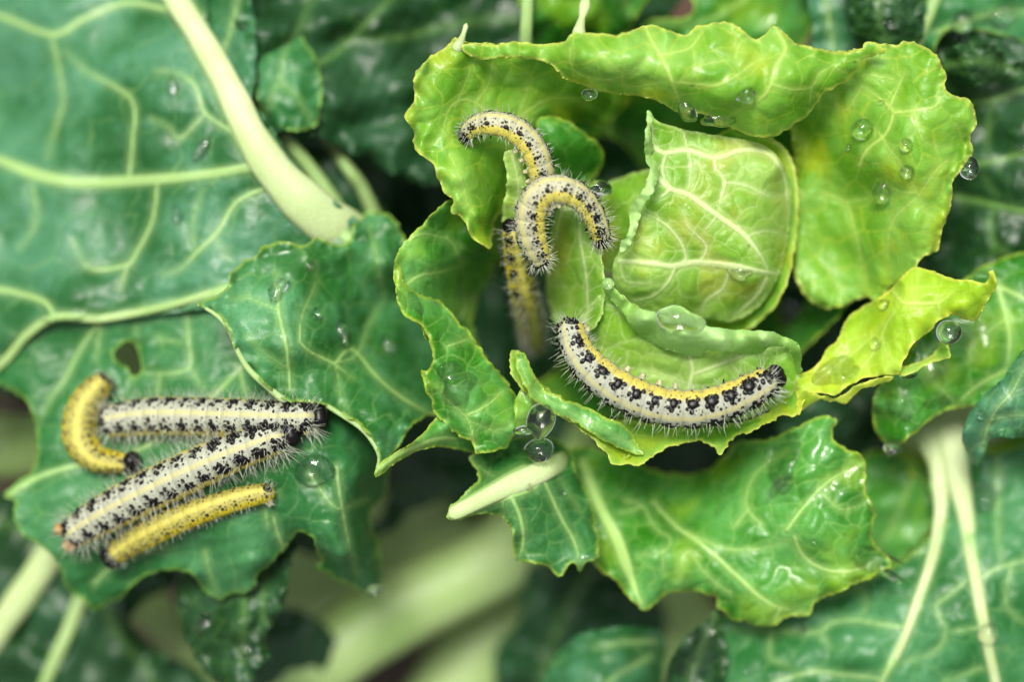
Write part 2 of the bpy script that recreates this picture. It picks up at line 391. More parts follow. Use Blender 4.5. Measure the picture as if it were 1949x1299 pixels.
# thick pale stalks crossing the gap
def stalk(P, w0, w1, lab, mat='stalk'):
    return rib(None, P, w0, w1, mat, .9, 'leaf_stalk', plant, step=20, label=lab)
stalk([(330, 1450, -62), (560, 1290, -60), (760, 1160, -62), (980, 1040, -66), (1150, 800, -80)], 190, 150, 'broad pale stalk crossing the gap at the bottom')
stalk([(480, 1110, -84), (680, 1070, -86), (880, 1010, -88), (1060, 930, -92), (1180, 800, -100)], 290, 210, 'deepest pale stalk behind the gap')
stalk([(740, 1500, -92), (900, 1260, -92), (1030, 1080, -94), (1160, 900, -100)], 210, 170, 'lower right pale stalk in the gap')
stalk([(460, 1330, -86), (330, 1200, -82), (210, 1090, -80), (120, 1000, -80)], 110, 80, 'pale stalk between the dark leaves')
stalk([(640, 1400, -100), (300, 1300, -98), (80, 1200, -96)], 170, 120, None)
stalk([(1180, 1000, -76), (1260, 1130, -74), (1330, 1260, -76), (1380, 1400, -80)], 170, 190, 'pale stalk under the middle lower leaf')
stalk([(1640, 900, -56), (1780, 840, -38), (1880, 800, -40), (2040, 780, -50)], 110, 130, None, 'rib')
stalk([(1840, 850, -46), (2100, 860, -60)], 110, 100, None)
stalk([(-80, 840, -62), (0, 850, -62), (60, 850, -64), (240, 820, -70)], 150, 130, 'pale stalk seen through the notch at the left edge')
stalk([(140, 640, -72), (240, 700, -74), (330, 760, -78)], 120, 110, None)
L('dark', [(-260, 120), (300, 60), (640, 160), (800, 420), (720, 560), (560, 700), (300, 780), (120, 800), (-60, 720), (-260, 700)],
  [(-260, 120, -86), (640, 160, -72), (800, 420, -74), (300, 400, -78), (300, 780, -88), (-260, 700, -92)], [(12, 5, [(700, 500), (450, 350), (100, 300)])], step=16, wave=3, seed=30, cell=90)
# dark filler leaves deep under the plant
L('dark', [(560, 60), (900, 40), (1250, 60), (1650, 200), (1760, 600), (1600, 1000), (1250, 1120), (1000, 1050), (820, 900), (780, 600), (640, 320)],
  [(600, 100, -58), (1250, 60, -62), (1700, 400, -60), (1100, 600, -72), (1600, 980, -70), (900, 900, -76)], [(14, 6, [(1150, 600), (1000, 300), (800, 100)])], step=14, wave=3, seed=31, cell=90)
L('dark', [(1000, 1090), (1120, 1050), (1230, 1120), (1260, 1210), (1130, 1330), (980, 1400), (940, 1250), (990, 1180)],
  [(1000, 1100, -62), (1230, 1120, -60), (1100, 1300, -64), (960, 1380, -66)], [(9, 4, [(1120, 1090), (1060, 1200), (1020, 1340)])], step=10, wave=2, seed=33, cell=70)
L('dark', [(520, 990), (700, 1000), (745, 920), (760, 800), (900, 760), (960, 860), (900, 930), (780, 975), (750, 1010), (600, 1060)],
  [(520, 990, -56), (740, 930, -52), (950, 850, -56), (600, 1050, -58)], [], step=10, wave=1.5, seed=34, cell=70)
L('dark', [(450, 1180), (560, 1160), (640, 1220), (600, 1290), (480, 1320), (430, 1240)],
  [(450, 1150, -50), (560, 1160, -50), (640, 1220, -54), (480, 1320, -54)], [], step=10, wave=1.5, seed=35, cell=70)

# upper middle dark blurred leaf
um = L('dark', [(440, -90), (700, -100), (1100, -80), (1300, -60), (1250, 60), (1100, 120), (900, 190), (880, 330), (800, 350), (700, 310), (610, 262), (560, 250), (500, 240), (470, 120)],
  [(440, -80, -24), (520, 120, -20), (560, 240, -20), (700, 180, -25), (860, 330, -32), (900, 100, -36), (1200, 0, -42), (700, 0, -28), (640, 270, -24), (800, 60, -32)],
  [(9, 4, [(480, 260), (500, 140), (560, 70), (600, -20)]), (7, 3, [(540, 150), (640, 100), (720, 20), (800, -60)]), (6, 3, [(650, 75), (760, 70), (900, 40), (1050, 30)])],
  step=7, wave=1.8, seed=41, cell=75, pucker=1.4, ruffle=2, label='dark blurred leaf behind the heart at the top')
L('lower', [(470, 60), (540, 40), (590, 90), (612, 150), (612, 200), (600, 240), (572, 250), (530, 243), (500, 215), (480, 150)],
  [(470, 60, -24), (540, 40, -24), (600, 130, -20), (600, 240, -17), (530, 240, -16.5), (545, 190, -16), (500, 180, -17), (530, 110, -19)], [(4, 2, [(500, 220), (530, 150), (545, 80)]), (3, 2, [(530, 150), (570, 190), (590, 230)])], step=6, wave=.8, seed=42, cell=34, pucker=.7, ruffle=2)
# narrow leaf right of the large midrib
L('blue', [(455, -90), (475, -20), (487, 60), (487, 140), (478, 200), (500, 215), (545, 290), (600, 370), (640, 430), (600, 440), (500, 330), (420, 180), (330, -90)],
  [(455, -80, -20), (487, 60, -17), (480, 180, -14), (545, 300, -15), (640, 430, -17), (500, 330, -15.5), (420, 180, -18), (350, -60, -27), (450, 60, -18)],
  [(7, 4, [(418, 110), (438, 60), (452, 0), (455, -60)])], step=6, wave=.5, seed=43, cell=55)
for P, a, b in (([(535, 255, -22), (590, 320, -24), (660, 420, -26), (700, 470, -30)], 26, 34), ([(590, 220, -40), (655, 310, -29), (690, 360, -30), (725, 440, -34)], 20, 30)):
    rib(None, P, a, b, 'rib_green', .8, 'leaf_stalk', plant)
L('dark', [(560, 280), (640, 300), (700, 360), (740, 420), (700, 500), (620, 440), (560, 350)], [(560, 280, -30), (740, 420, -36), (620, 440, -34), (660, 360, -33)], [], step=8, seed=44)
# leaf at the top between stem and stalk
tm = L('green', [(1000, -80), (1250, -90), (1240, -10), (1215, 25), (1200, 60), (1150, 90), (1070, 110), (1010, 90)],
  [(1000, -70, -18), (1240, -60, -20), (1200, 50, -24), (1080, 30, -14), (1010, 90, -24), (1120, 0, -13)], [(6, 3, [(1170, -60), (1190, 0), (1205, 50)])], step=7, wave=.8, seed=45, cell=60, pucker=1.2,
  label='rounded green leaf at the top edge of the picture')
rib(None, [(1005, -80, -12), (1004, 0, -12), (1001, 60, -13), (999, 110, -16)], 25, 23, 'rib_green', .7, 'leaf_stalk', plant)
L('green', [(1290, -90), (1560, -90), (1545, 60), (1480, 110), (1380, 90), (1240, 70), (1230, 40), (1310, 30), (1320, 5), (1300, -20)],
  [(1290, -90, -26), (1550, -80, -30), (1500, 100, -32), (1240, 60, -28), (1400, 0, -26)], [(6, 3, [(1250, 45), (1330, 42), (1400, 10), (1460, -60)])], step=7, wave=1.5, seed=46, cell=60)
# top right
L('blue', [(1535, -90), (1640, -90), (1665, 30), (1700, 120), (1560, 130), (1545, 40)], [(1535, -90, -22), (1640, -80, -22), (1700, 120, -24), (1550, 120, -24)],
  [(7, 10, [(1563, -80), (1572, 0), (1585, 90), (1590, 130)])], step=7, wave=.6, seed=47, cell=60)
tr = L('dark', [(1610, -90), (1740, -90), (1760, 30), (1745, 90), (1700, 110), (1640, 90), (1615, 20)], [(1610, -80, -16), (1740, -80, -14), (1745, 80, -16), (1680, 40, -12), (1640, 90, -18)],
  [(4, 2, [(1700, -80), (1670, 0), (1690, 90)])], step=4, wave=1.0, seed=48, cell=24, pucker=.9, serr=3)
td = L('lower', [(1745, -90), (2060, -90), (2060, 90), (1980, 90), (1880, 60), (1800, 60), (1770, 120), (1745, 80)], [(1745, -80, -18), (2050, -80, -26), (2050, 80, -26), (1880, 50, -20), (1770, 110, -20)],
  [(9, 4, [(1782, 60), (1870, 30), (1960, 20), (2050, 30)])], step=6, wave=.9, seed=49, cell=50)
rib(td, [(1800, -80), (1778, 0), (1755, 50), (1735, 100)], 22, 34, 'rib_green')
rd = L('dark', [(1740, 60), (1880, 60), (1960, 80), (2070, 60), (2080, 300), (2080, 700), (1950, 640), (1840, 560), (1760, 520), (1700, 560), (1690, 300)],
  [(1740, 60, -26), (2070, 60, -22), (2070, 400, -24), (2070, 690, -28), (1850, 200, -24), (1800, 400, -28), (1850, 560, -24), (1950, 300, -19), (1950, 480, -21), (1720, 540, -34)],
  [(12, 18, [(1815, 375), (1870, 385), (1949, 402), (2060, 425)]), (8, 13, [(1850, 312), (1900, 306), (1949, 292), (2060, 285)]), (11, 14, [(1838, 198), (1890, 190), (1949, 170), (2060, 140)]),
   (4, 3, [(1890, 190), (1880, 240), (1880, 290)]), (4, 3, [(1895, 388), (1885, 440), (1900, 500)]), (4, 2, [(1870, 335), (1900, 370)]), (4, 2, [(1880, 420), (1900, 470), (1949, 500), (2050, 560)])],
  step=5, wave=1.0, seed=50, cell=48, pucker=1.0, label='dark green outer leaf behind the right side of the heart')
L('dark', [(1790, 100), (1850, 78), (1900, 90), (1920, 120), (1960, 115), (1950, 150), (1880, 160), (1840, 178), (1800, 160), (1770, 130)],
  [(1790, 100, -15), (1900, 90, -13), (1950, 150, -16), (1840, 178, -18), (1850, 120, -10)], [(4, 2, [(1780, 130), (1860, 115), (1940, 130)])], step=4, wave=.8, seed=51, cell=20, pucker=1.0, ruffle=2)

# ================= large left leaf =================
big = L('blue', [(-160, -120), (340, -120), (400, 60), (470, 200), (520, 260), (590, 340), (680, 420), (690, 470), (560, 540), (430, 580), (300, 600), (190, 612), (100, 612), (40, 640), (-160, 760)],
  [(-150, -100, -40), (320, -100, -26), (480, 230, -13), (660, 430, -14), (560, 530, -14), (430, 560, -12), (190, 605, -17), (0, 690, -24), (-150, 750, -30),
   (0, 320, -28), (150, 345, -23), (300, 335, -17), (460, 315, -12), (200, 460, -20), (350, 450, -15), (200, 190, -22), (0, 200, -38), (80, 60, -30), (220, 40, -26), (300, 180, -17), (0, 480, -26), (-100, 330, -34), (110, 590, -18)],
  [(52, 110, [(290, -110), (325, -20), (375, 60), (432, 160), (480, 260), (530, 335), (600, 405), (660, 450)]), (18, 22, [(440, 545), (330, 580), (200, 606), (105, 605), (50, 640), (0, 695), (-110, 770)]), (20, 30, [(480, 318), (390, 332), (280, 342), (150, 347), (70, 332), (0, 305), (-120, 270)]),
   (9, 7, [(478, 282), (440, 250), (390, 215), (372, 165), (340, 140), (300, 135)]), (5, 4, [(390, 215), (345, 262), (320, 240), (290, 225)]),
   (10, 7, [(500, 360), (450, 385), (415, 440), (380, 475), (345, 510), (315, 522)]), (4, 3, [(372, 480), (368, 420), (385, 360)]), (4, 3, [(412, 455), (440, 495)]),
   (7, 8, [(300, 345), (290, 420), (260, 480), (240, 505), (170, 510), (140, 460)]), (6, 4, [(242, 505), (228, 550)]),
   (9, 6, [(245, 340), (252, 270), (250, 190), (165, 135), (130, 100)]),
   (12, 15, [(320, 18), (240, 5), (160, 35), (100, 65), (0, 30), (-120, 0)]), (7, 4, [(100, 70), (120, 180), (110, 230), (90, 300)]),
   (13, 15, [(105, 605), (85, 575), (40, 560), (0, 552), (-120, 540)]),
   (5, 3, [(60, 345), (70, 420), (40, 470)])],
  step=4.5, wave=.7, wscale=170, seed=61, cell=85, pucker=.7, ruffle=.6, serr=1, vh=.2, label='large blue-green leaf with a thick pale midrib at the top left')
rib(big, [(290, -110, -21), (325, -20, -18.7), (375, 60, -16), (432, 160, -12.8), (480, 260, -10.4), (530, 335, -10.6), (600, 405, -12.6), (660, 450, -17), (740, 520, -30)], [44, 48, 54, 62, 78, 100, 110], 0, 'rib', .55)
rib(big, [(440, 545), (330, 580), (200, 606), (105, 605), (50, 640), (0, 695), (-110, 770)], 14, 19, 'rib_green', .55, 'side_vein', emb=-.1)
# lower blade with feeding holes; the caterpillars on the left stand on it
low = L('lower', [(-160, 620), (60, 590), (300, 570), (480, 530), (600, 560), (700, 620), (745, 700), (742, 850), (735, 940), (705, 975), (722, 1040), (729, 1090), (722, 1128), (695, 1128), (650, 1108),
   (604, 1080), (613, 1068), (600, 1045), (588, 1020), (565, 1015), (550, 1035), (530, 1060), (508, 1082), (490, 1095), (480, 1125), (440, 1132), (415, 1140), (390, 1128), (378, 1110), (362, 1092),
   (320, 1087), (270, 1102), (232, 1135), (205, 1150), (175, 1162), (155, 1140), (125, 1118), (112, 1080), (85, 1045), (45, 1020), (28, 985), (28, 955), (6, 945), (30, 920), (66, 890), (70, 840), (62, 790), (45, 760), (0, 735), (-60, 735), (-160, 780)],
  [(-150, 630, -32), (0, 650, -26), (0, 740, -25), (60, 780, -21), (68, 880, -19), (28, 950, -18), (100, 1080, -20), (170, 1155, -24), (300, 1080, -17), (440, 1130, -16), (500, 1080, -11), (560, 1020, -10),
   (200, 620, -20), (430, 590, -16), (600, 600, -16), (250, 750, -18), (400, 740, -13), (150, 900, -16), (300, 950, -10), (450, 900, -6), (560, 850, -4), (500, 1000, -8), (180, 1010, -15), (600, 920, -5),
   (650, 980, -6), (600, 1050, -10), (700, 1110, -22), (725, 1090, -26), (610, 1075, -18), (650, 1060, -8), (740, 850, -22), (730, 930, -24), (690, 900, -9), (440, 720, -14), (300, 880, -11), (700, 1000, -17)],
  [(13, 9, [(12, 948), (60, 915), (120, 893), (230, 870), (330, 820), (400, 760), (460, 700), (520, 650)]), (7, 5, [(190, 612), (150, 670), (125, 720), (100, 755), (75, 800)]), (5, 4, [(192, 612), (184, 680)]),
   (6, 5, [(355, 570), (358, 640), (360, 700), (310, 712), (268, 710), (248, 730)]), (4, 4, [(360, 700), (385, 738)]), (4, 3, [(300, 645), (330, 650), (355, 652)]), (3, 2, [(258, 620), (262, 660)]),
   (8, 5, [(455, 700), (470, 760)]), (5, 3, [(305, 712), (300, 750)]),
   (7, 9, [(520, 985), (530, 1020), (550, 1065), (560, 1090)]), (9, 4, [(640, 890), (650, 960), (665, 1040), (680, 1090)]), (6, 3, [(590, 900), (630, 960), (655, 968), (700, 950)]),
   (7, 4, [(180, 1110), (240, 1060), (330, 1040)]), (5, 3, [(390, 1050), (400, 1090), (412, 1130)]), (5, 3, [(510, 1000), (505, 960), (530, 940)])],
  holes=[[(232, 655), (250, 650), (262, 668), (268, 695), (268, 708), (252, 718), (243, 700), (225, 690), (216, 672)]], step=4, wave=.5, seed=62, cell=62, pucker=.7, ruffle=.8, serr=2.5,
  label='blue-green leaf with a feeding hole that carries the left caterpillars')

# dangling dark leaf under it
dg = L('dark', [(340, 1090), (400, 1060), (480, 1060), (545, 1010), (562, 1030), (552, 1090), (540, 1150), (520, 1190), (505, 1220), (515, 1250), (490, 1275), (480, 1300), (440, 1310), (400, 1290), (370, 1250), (345, 1190), (335, 1140)],
  [(340, 1090, -29), (480, 1060, -23), (550, 1015, -21), (550, 1090, -20), (515, 1200, -17), (480, 1300, -17), (400, 1280, -21), (340, 1160, -27), (455, 1180, -15), (490, 1120, -17), (420, 1150, -21)],
  [(5, 3, [(470, 1060), (465, 1150), (460, 1260)]), (3, 2, [(510, 1060), (500, 1120), (500, 1180)])], step=4, wave=.9, seed=63, cell=34, pucker=.8, ruffle=1.5, serr=2.5, label='dark crinkled leaf hanging below the left lobe')

# ================= middle left leaf =================
mid = L('dusty', [(376, 580), (398, 568), (432, 548), (440, 520), (462, 498), (492, 482), (502, 468), (545, 460), (582, 468), (600, 452), (640, 464), (668, 455), (676, 425), (708, 402), (745, 412), (768, 450), (800, 520), (860, 600), (880, 700), (880, 780), (850, 786),
   (800, 800), (770, 832), (745, 870), (714, 903), (722, 868), (706, 835), (684, 812), (655, 792), (618, 770), (562, 766), (530, 756), (500, 728), (468, 700), (446, 660), (432, 622), (412, 598)],
  [(378, 580, -3), (440, 520, -6), (500, 470, -8), (600, 455, -10), (705, 405, -15), (765, 450, -17), (470, 700, -1), (430, 620, -1), (530, 755, -1), (620, 772, -2), (700, 830, -1), (720, 895, 1), (520, 600, -1), (600, 640, -3), (560, 700, -1.5),
   (650, 560, -12), (700, 620, -17), (680, 500, -14), (760, 560, -22), (640, 740, -4), (720, 720, -10), (800, 720, -20), (870, 600, -30), (870, 770, -20), (780, 790, -8), (745, 850, -3), (730, 500, -13), (765, 640, -22)],
  [(7, 10, [(552, 740), (545, 660), (530, 590), (528, 520)]), (6, 10, [(570, 650), (590, 670), (635, 692), (670, 720)]), (8, 12, [(640, 690), (670, 665), (720, 720), (770, 760), (840, 800)]), (5, 3, [(570, 650), (575, 600), (600, 540), (598, 500)]),
   (5, 3, [(635, 692), (680, 675), (700, 620), (730, 570)]), (5, 3, [(528, 590), (480, 570), (440, 568)]), (4, 3, [(640, 700), (650, 760), (665, 790)]), (4, 2, [(545, 700), (500, 670), (470, 640)]), (5, 3, [(730, 560), (715, 480), (700, 430)])],
  step=4, wave=.6, seed=64, cell=44, pucker=.55, ruffle=1.4, serr=2.6, label='dusty pointed leaf with a wavy edge left of the heart')
rib(mid, [(384, 583), (414, 602), (437, 630), (452, 668), (474, 704), (506, 734), (535, 758), (562, 768)], 6, 15, 'rib_green', .7, 'thick_edge', emb=-.1)
rib(mid, [(618, 770), (655, 794), (684, 814), (706, 838), (722, 870), (716, 900)], 9, 7, 'rib_green', .8, 'thick_edge', emb=0)
fo = L('green', [(712, 905), (725, 880), (765, 855), (800, 830), (825, 800), (850, 785), (900, 800), (950, 830), (960, 870), (900, 862), (840, 852), (790, 862), (750, 885), (722, 908)],
  [(714, 904, 2), (765, 855, 2), (825, 798, 0), (900, 800, -6), (950, 840, -8), (900, 862, -8), (840, 852, -3), (790, 862, -1), (750, 885, 1), (800, 842, 3), (850, 812, 1)],
  [(14, 9, [(718, 898), (750, 872), (795, 850), (840, 835), (900, 838)])], step=3.5, wave=.3, seed=65, cell=40, ruffle=.5, serr=1)
# ================= lower leaves =================
e = L('lower', [(1180, 1420), (1270, 1300), (1340, 1200), (1450, 1140), (1600, 1110), (1700, 1080), (1760, 1030), (1800, 990), (1770, 930), (1780, 860), (1830, 830), (1880, 860), (1949, 850), (2080, 830), (2080, 1450), (1600, 1450)],
  [(1200, 1400, -26), (1340, 1210, -24), (1600, 1120, -22), (1790, 990, -22), (1780, 870, -26), (1880, 870, -24), (2070, 840, -28), (2070, 1400, -24), (1650, 1420, -20), (1500, 1300, -17), (1700, 1200, -15), (1780, 1100, -17), (1850, 1180, -14), (1950, 1050, -17), (1950, 1280, -18), (1400, 1300, -20), (1740, 1300, -16)],
  [(30, 18, [(1790, 860), (1790, 980), (1775, 1060), (1745, 1150), (1715, 1230), (1680, 1295), (1630, 1380)]), (30, 19, [(1820, 860), (1838, 980), (1850, 1060), (1865, 1150), (1880, 1230), (1895, 1300), (1915, 1400)]), (7, 4, [(1735, 1195), (1690, 1192), (1635, 1182), (1585, 1186), (1560, 1204), (1520, 1204), (1470, 1202), (1400, 1196)]), (5, 3, [(1560, 1204), (1580, 1230)]), (5, 3, [(1470, 1200), (1466, 1250), (1500, 1270)]),
   (7, 4, [(1672, 1292), (1600, 1285), (1550, 1280), (1480, 1300), (1420, 1340)]), (6, 3, [(1760, 1050), (1720, 1060), (1690, 1075), (1640, 1115), (1580, 1140)]),
   (5, 3, [(1840, 1105), (1800, 1140), (1780, 1155), (1800, 1200), (1780, 1240), (1720, 1260)]), (5, 3, [(1870, 1195), (1810, 1203)]), (6, 3, [(1870, 1100), (1900, 1082), (1949, 1070), (2050, 1060)]), (4, 3, [(1925, 1075), (1915, 1150), (1949, 1185)]), (4, 3, [(1872, 1270), (1800, 1300)]),
   (4, 3, [(1900, 870), (1898, 1000), (1905, 1060)]), (4, 2, [(1640, 1120), (1650, 1150), (1635, 1182)])],
  step=4, wave=.8, wscale=150, seed=71, cell=58, pucker=.7, ruffle=.8, label='large bluish leaf filling the bottom right corner')
rib(e, [(1770, 810), (1786, 870), (1790, 920), (1790, 980), (1775, 1060), (1745, 1150), (1715, 1230), (1680, 1295), (1630, 1380)], [90, 46, 28, 24, 21, 18, 16, 14, 13], 0, 'rib', .5)
rib(e, [(1800, 800), (1815, 860), (1825, 920), (1838, 980), (1850, 1060), (1865, 1150), (1880, 1230), (1895, 1300), (1915, 1400)], [100, 56, 38, 30, 26, 23, 20, 18, 16], 0, 'rib', .5)
L('dark', [(1480, 800), (1560, 740), (1680, 740), (1700, 860), (1700, 980), (1640, 1060), (1560, 960)], [(1480, 800, -40), (1680, 740, -40), (1700, 980, -44), (1560, 960, -50), (1620, 860, -40)], [], step=8, wave=1.5, seed=172, cell=60)  # dark leaf added so the shaded gap stays dark
hub = L('frill', [(1690, 830), (1740, 790), (1830, 770), (1949, 800), (2080, 790), (2080, 900), (1900, 890), (1850, 920), (1790, 930), (1730, 900)], [(1690, 830, -42), (1830, 770, -40), (2080, 800, -44), (2080, 900, -40), (1800, 930, -32), (1760, 860, -36), (1870, 850, -36)], [], step=8, wave=1, seed=72, cell=60)
L('green', [(1640, 870), (1700, 860), (1770, 900), (1790, 960), (1760, 1030), (1700, 1080), (1640, 1080), (1600, 980)], [(1640, 870, -36), (1770, 900, -34), (1780, 1000, -33), (1640, 1080, -38), (1690, 970, -33)], [(6, 4, [(1740, 900), (1700, 1000), (1650, 1070)])], step=7, wave=1, seed=73, cell=55)
# leaf in the lower right middle
f = L('green', [(1720, 690), (1770, 600), (1850, 520), (1949, 480), (2080, 470), (2080, 780), (1949, 780), (1870, 775), (1815, 780), (1770, 800), (1735, 830), (1712, 846), (1680, 842), (1664, 810), (1660, 770), (1668, 740), (1690, 710)],
  [(1720, 690, -10), (1850, 520, -16), (2080, 470, -22), (2080, 780, -20), (1815, 780, -12), (1712, 846, -11), (1664, 780, -11), (1700, 760, -8), (1760, 720, -8.5), (1850, 650, -12), (1950, 600, -14), (1780, 780, -10), (1949, 720, -15), (1735, 820, -9), (1670, 830, -13)],
  [(12, 8, [(1899, 545), (1915, 600), (1922, 650), (1914, 710)]), (10, 6, [(1900, 545), (1949, 568), (2050, 620)]), (6, 5, [(1914, 705), (1860, 735), (1815, 775)]), (5, 3, [(1815, 765), (1790, 740), (1770, 720)]), (4, 3, [(1910, 610), (1860, 650), (1840, 690)]), (4, 2, [(1770, 720), (1760, 680), (1800, 640)])],
  step=4, wave=.5, seed=74, cell=44, pucker=.6, label='rounded green leaf with a large wet highlight at the right')
gg = L('blue', [(1900, 790), (1860, 880), (1840, 862), (1831, 830), (1842, 795), (1870, 755), (1905, 725), (1930, 690), (1960, 660), (2080, 640), (2080, 850), (1949, 835), (1880, 838), (1866, 865), (1862, 890)],
  [(1845, 860, -10), (1870, 755, -3), (1930, 690, -3), (2080, 640, -8), (2080, 850, -10), (1900, 830, -5), (1900, 780, -1), (1960, 750, 0), (1835, 820, -6), (1863, 885, -12)],
  [(5, 3, [(1870, 850), (1890, 790), (1930, 740), (1960, 680)]), (4, 2, [(1885, 800), (1949, 790), (2020, 800)])], step=4, wave=.5, seed=75, cell=34, pucker=.6, ruffle=1.0, label='bluish leaf tip curling in from the right edge')
# bottom
L('blue', [(1010, 1400), (1040, 1280), (1080, 1225), (1130, 1200), (1210, 1194), (1255, 1200), (1268, 1230), (1260, 1300), (1250, 1420)],
  [(1010, 1400, -32), (1080, 1225, -28), (1210, 1194, -28), (1268, 1230, -32), (1250, 1400, -34), (1160, 1260, -23), (1130, 1350, -26)],
  [(6, 4, [(1250, 1222), (1190, 1224), (1130, 1235)]), (6, 4, [(1240, 1250), (1170, 1290), (1120, 1340)])], step=6, wave=.6, seed=76, cell=60, label='dark rounded leaf tip at the bottom centre')
L('dark', [(1262, 1400), (1268, 1300), (1278, 1255), (1310, 1210), (1345, 1180), (1368, 1160), (1376, 1200), (1385, 1250), (1378, 1290), (1340, 1400)],
  [(1265, 1390, -26), (1275, 1260, -17), (1345, 1180, -18), (1368, 1165, -18), (1384, 1250, -17), (1340, 1400, -24), (1325, 1260, -20), (1320, 1320, -21)],
  [(4, 2, [(1365, 1170), (1330, 1240), (1310, 1300)])], step=4, wave=.6, seed=77, cell=30, pucker=.5, ruffle=1.2, label='small dark cupped leaf holding a pool at the bottom')

# middle lower leaf
d2 = L('green', [(1060, 880), (1110, 850), (1180, 870), (1260, 900), (1330, 900), (1380, 870), (1400, 845), (1460, 835), (1510, 815), (1545, 800), (1572, 790), (1594, 797), (1586, 815), (1588, 838), (1612, 856), (1640, 866), (1648, 895), (1646, 930), (1656, 955),
   (1666, 975), (1662, 1000), (1664, 1035), (1690, 1058), (1697, 1078), (1670, 1095), (1610, 1122), (1550, 1150), (1542, 1172), (1490, 1178), (1470, 1196), (1400, 1182), (1372, 1160), (1360, 1138), (1320, 1128), (1270, 1132), (1245, 1150), (1224, 1162), (1196, 1140), (1178, 1112), (1145, 1088), (1120, 1060), (1070, 980)],
  [(1060, 880, -20), (1180, 870, -26), (1330, 905, -26), (1400, 850, -20), (1500, 818, -8.8), (1585, 797, -6), (1645, 900, -7), (1664, 1030, -9), (1695, 1075, -9), (1550, 1150, -10), (1470, 1194, -12), (1370, 1145, -14), (1270, 1132, -14), (1224, 1160, -13), (1130, 1070, -16),
   (1480, 890, -7.8), (1520, 950, -6.6), (1400, 950, -13), (1300, 960, -21), (1560, 960, -5), (1460, 1010, -8), (1360, 1030, -12), (1540, 1020, -4.5), (1500, 1060, -9), (1620, 1065, -7), (1200, 1000, -15), (1150, 980, -17), (1250, 1050, -9), (1420, 1110, -9), (1300, 1090, -10), (1600, 1010, -6), (1230, 930, -20)],
  [(20, 30, [(1110, 880), (1140, 960), (1175, 1030), (1200, 1100), (1220, 1150)]), (8, 14, [(1242, 955), (1290, 1005), (1340, 1040), (1400, 1095), (1450, 1140), (1485, 1158), (1535, 1168)]), (6, 4, [(1485, 1160), (1470, 1190)]),
   (5, 3, [(1190, 955), (1220, 962), (1250, 1008), (1275, 1025), (1265, 1050), (1215, 1058)]), (4, 3, [(1218, 965), (1180, 980)]), (4, 3, [(1262, 1045), (1262, 1090)]), (5, 3, [(1390, 1130), (1350, 1100), (1310, 1050), (1300, 1060), (1290, 1120)]),
   (8, 8, [(1512, 1022), (1530, 1060), (1570, 1085), (1620, 1088), (1665, 1070)]), (8, 4, [(1496, 1012), (1530, 965), (1580, 915), (1635, 885)]), (5, 4, [(1400, 1000), (1430, 965)]), (5, 4, [(1306, 1012), (1380, 1045), (1450, 1045), (1500, 1030)]),
   (4, 3, [(1560, 935), (1600, 970), (1640, 960)]), (5, 3, [(1450, 1000), (1420, 960), (1440, 900), (1500, 860)])],
  step=3.5, wave=.45, seed=78, cell=40, pucker=.65, ruffle=1.0, serr=3.0, label='broad glossy green leaf below the heart with two pale ribs')
d1 = L('dusty', [(848, 985), (856, 966), (882, 944), (890, 932), (905, 920), (912, 905), (905, 890), (892, 878), (905, 862), (960, 840), (1040, 830), (1085, 860), (1100, 900), (1125, 950), (1135, 1000), (1140, 1060), (1115, 1072), (1104, 1088), (1088, 1072), (1066, 1098), (1042, 1080), (1000, 1070),
   (978, 1066), (976, 1020), (962, 990), (920, 978), (882, 988), (862, 993)],
  [(850, 985, 0), (905, 920, -3), (892, 878, -6), (1000, 840, -12), (1090, 870, -12), (1138, 1060, -8), (1066, 1096, -6), (980, 1068, -5), (920, 978, -2), (950, 930, -2), (1030, 895, -5), (1050, 980, -5), (1100, 980, -9), (1010, 1000, -3), (900, 960, -.5)],
  [(34, 90, [(854, 983), (900, 960), (960, 930), (1010, 908), (1060, 885)]), (11, 7, [(975, 950), (990, 985), (996, 1030), (986, 1068)]), (9, 8, [(1036, 915), (1065, 980), (1095, 1035), (1103, 1080)]), (4, 3, [(905, 885), (935, 905), (960, 912)]), (4, 2, [(956, 955), (960, 985)]), (3, 2, [(1055, 900), (1080, 935), (1100, 970)])],
  step=3.5, wave=.4, seed=79, cell=36, pucker=.4, serr=2.6, ruffle=.9, label='dusty leaf with a thick cut-off pale rib below the heart',
  holes=[[(893, 903), (903, 900), (912, 912), (905, 922), (894, 918)]])
rib(d1, [(854, 983, 1.2), (900, 960, .6), (960, 930, -.9), (1010, 908, -2.6), (1050, 889, -4.6), (1082, 874, -13)], [26, 30, 36, 42, 44, 36], 0, 'rib', .5)

